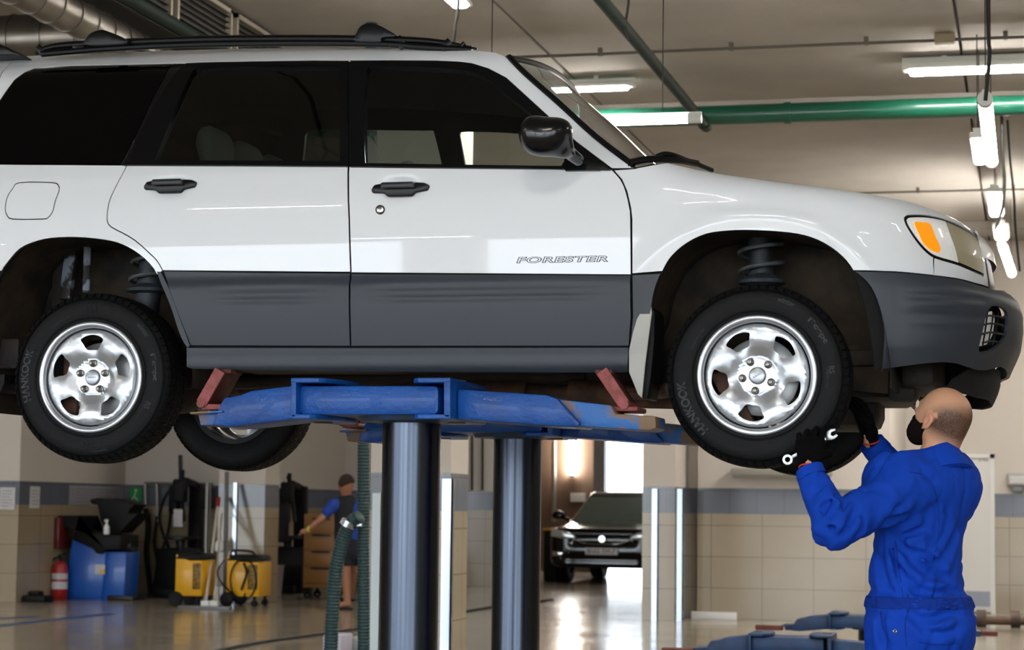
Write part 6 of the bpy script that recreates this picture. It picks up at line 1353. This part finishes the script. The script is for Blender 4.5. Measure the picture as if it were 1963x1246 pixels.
# ================================================================== walking person in the background
Yw = 23.1; M_sk2 = mat('tanned skin', '9a6a52', .6); M_vest = mat('dark vest', '17181d', .8); M_tee = mat('blue t-shirt', '1c3f94', .85); M_short = mat('dark shorts', '14151f', .85); M_hair = mat('brown hair', '2f2018', .9)
g = lambda a, b_, dy=0.0: at(a, b_, Y=Yw+dy)
hd, nk3, chs, pel = g(663, 930), g(664, 952), g(668, 985), g(668, 1045)
s1, e1, w1 = g(640, 968, -.08), g(615, 995, -.15), g(592, 1014, -.2); s2, e2_, w2 = g(690, 968, .1), g(700, 1010, .12), g(694, 1050, .05)
k1, a1 = g(662, 1102, -.05), g(666, 1158, -.05); k2, a2_ = g(680, 1100, .15), g(672, 1140, .45); a1[2] = .07; k1[2] = .47; k2[2] = .47
def w_body(P):
    d = s_ell(P, hd, (.085, .10, .115)); d = smin(d, s_cap(P, hd, nk3, .055, .055), .03); d = smin(d, s_cap(P, chs, pel, .14, .125, .75, (0, 1, 0)), .05); d = smin(d, s_cap(P, s1, s2, .06, .06), .06)
    for a_, b_, c_ in ((s1, e1, w1), (s2, e2_, w2)): d = smin(d, smin(s_cap(P, a_, b_, .05, .04), s_cap(P, b_, c_, .04, .028), .02), .03)
    d = smin(d, s_ell(P, w1+(-.05, -.02, -.03), (.05, .025, .035)), .02); d = smin(d, s_ell(P, w2+(0, 0, -.06), (.03, .03, .06)), .02)
    for i in range(4): d = smin(d, s_cap(P, w1+(-.07, -.02+.012*i, -.04), w1+(-.12, -.03+.015*i, -.07-.01*i), .010, .008), .006)
    d = smin(d, s_ell(P, hd+(-.06, -.055, -.01), (.02, .02, .018)), .015)
    for h_, k_, a_ in ((pel+(-.06, -.02, -.05), k1, a1), (pel+(.06, .05, -.05), k2, a2_)): d = smin(d, smin(s_cap(P, h_, k_, .085, .055), s_cap(P, k_, a_, .055, .038), .02), .03); d = smin(d, s_cap(P, a_, a_+(-.14, -.03, -.04), .035, .025), .02)
    return d
lo2, hi2 = g(575, 1170)-(.1, .5, .0), g(710, 900)+(.2, .7, .1); lo2[2] = 0
bb = B(); sdf_add(bb, w_body, lo2, hi2, .018); wp_ = bb.build('person', M_sk2, None, origin=(pel[0], Yw, 0), label='person walking in blue t-shirt, dark vest and shorts with outstretched arm', cat='person', ang=180)
def clothe(name, fn, m, h=.018):
    bb = B(); sdf_add(bb, fn, lo2, hi2, h); return bb.build(name, m, wp_, ang=180)
def tee(P):
    d = smin(s_cap(P, chs, pel, .158, .145, .78, (0, 1, 0)), s_cap(P, s1, s2, .075, .075), .05); d = smin(d, s_cap(P, s1, s1+(e1-s1)*.55, .07, .062), .02); d = smin(d, s_cap(P, s2, s2+(e2_-s2)*.6, .07, .062), .02); return np.maximum(d, pel[2]-.02-P[..., 2])
clothe('t_shirt', tee, M_tee)
clothe('vest', lambda P: np.maximum(np.maximum(s_cap(P, chs+(-.01, 0, .06), chs+(-.01, 0, -.26), .168, .158, .80, (0, 1, 0)), np.abs(P[..., 0]-chs[0]+.03)-.12), chs[2]-.34-P[..., 2]), M_vest)
def sh(P):
    d = s_cap(P, pel+(0, 0, .02), pel+(0, 0, -.06), .15, .155, .85, (0, 1, 0))
    for h_, k_ in ((pel+(-.06, -.02, -.05), k1), (pel+(.06, .05, -.05), k2)): d = smin(d, s_cap(P, h_, h_+(k_-h_)*.85, .105, .088), .03)
    return np.maximum(d, k1[2]+.03-P[..., 2])
clothe('shorts', sh, M_short)
clothe('hair', lambda P: np.maximum(s_ell(P, hd+(.01, .0, .018), (.098, .11, .115)), -(P[..., 2]-hd[2]+.02+(hd[0]-P[..., 0])*.6)), M_hair, .014)
bb = B(); bb.tube([w1+np.array([0, .03*math.cos(t), .03*math.sin(t)]) for t in np.linspace(0, 6.28, 16)], .010, 6, cap=False); bb.build('wristband', mat('lime wristband', 'b8d020', .5), wp_)
for a_ in (a1, a2_): bb = B(); bb.box(a_+(-.2, -.07, -.075), a_+(.06, .04, -.05), .01); bb.tube([a_+(-.1, -.07, -.05), a_+(-.1, -.02, .0), a_+(-.1, .04, -.05)], .012, 6, smooth_path=4); bb.build('sandal', M_blk, wp_)
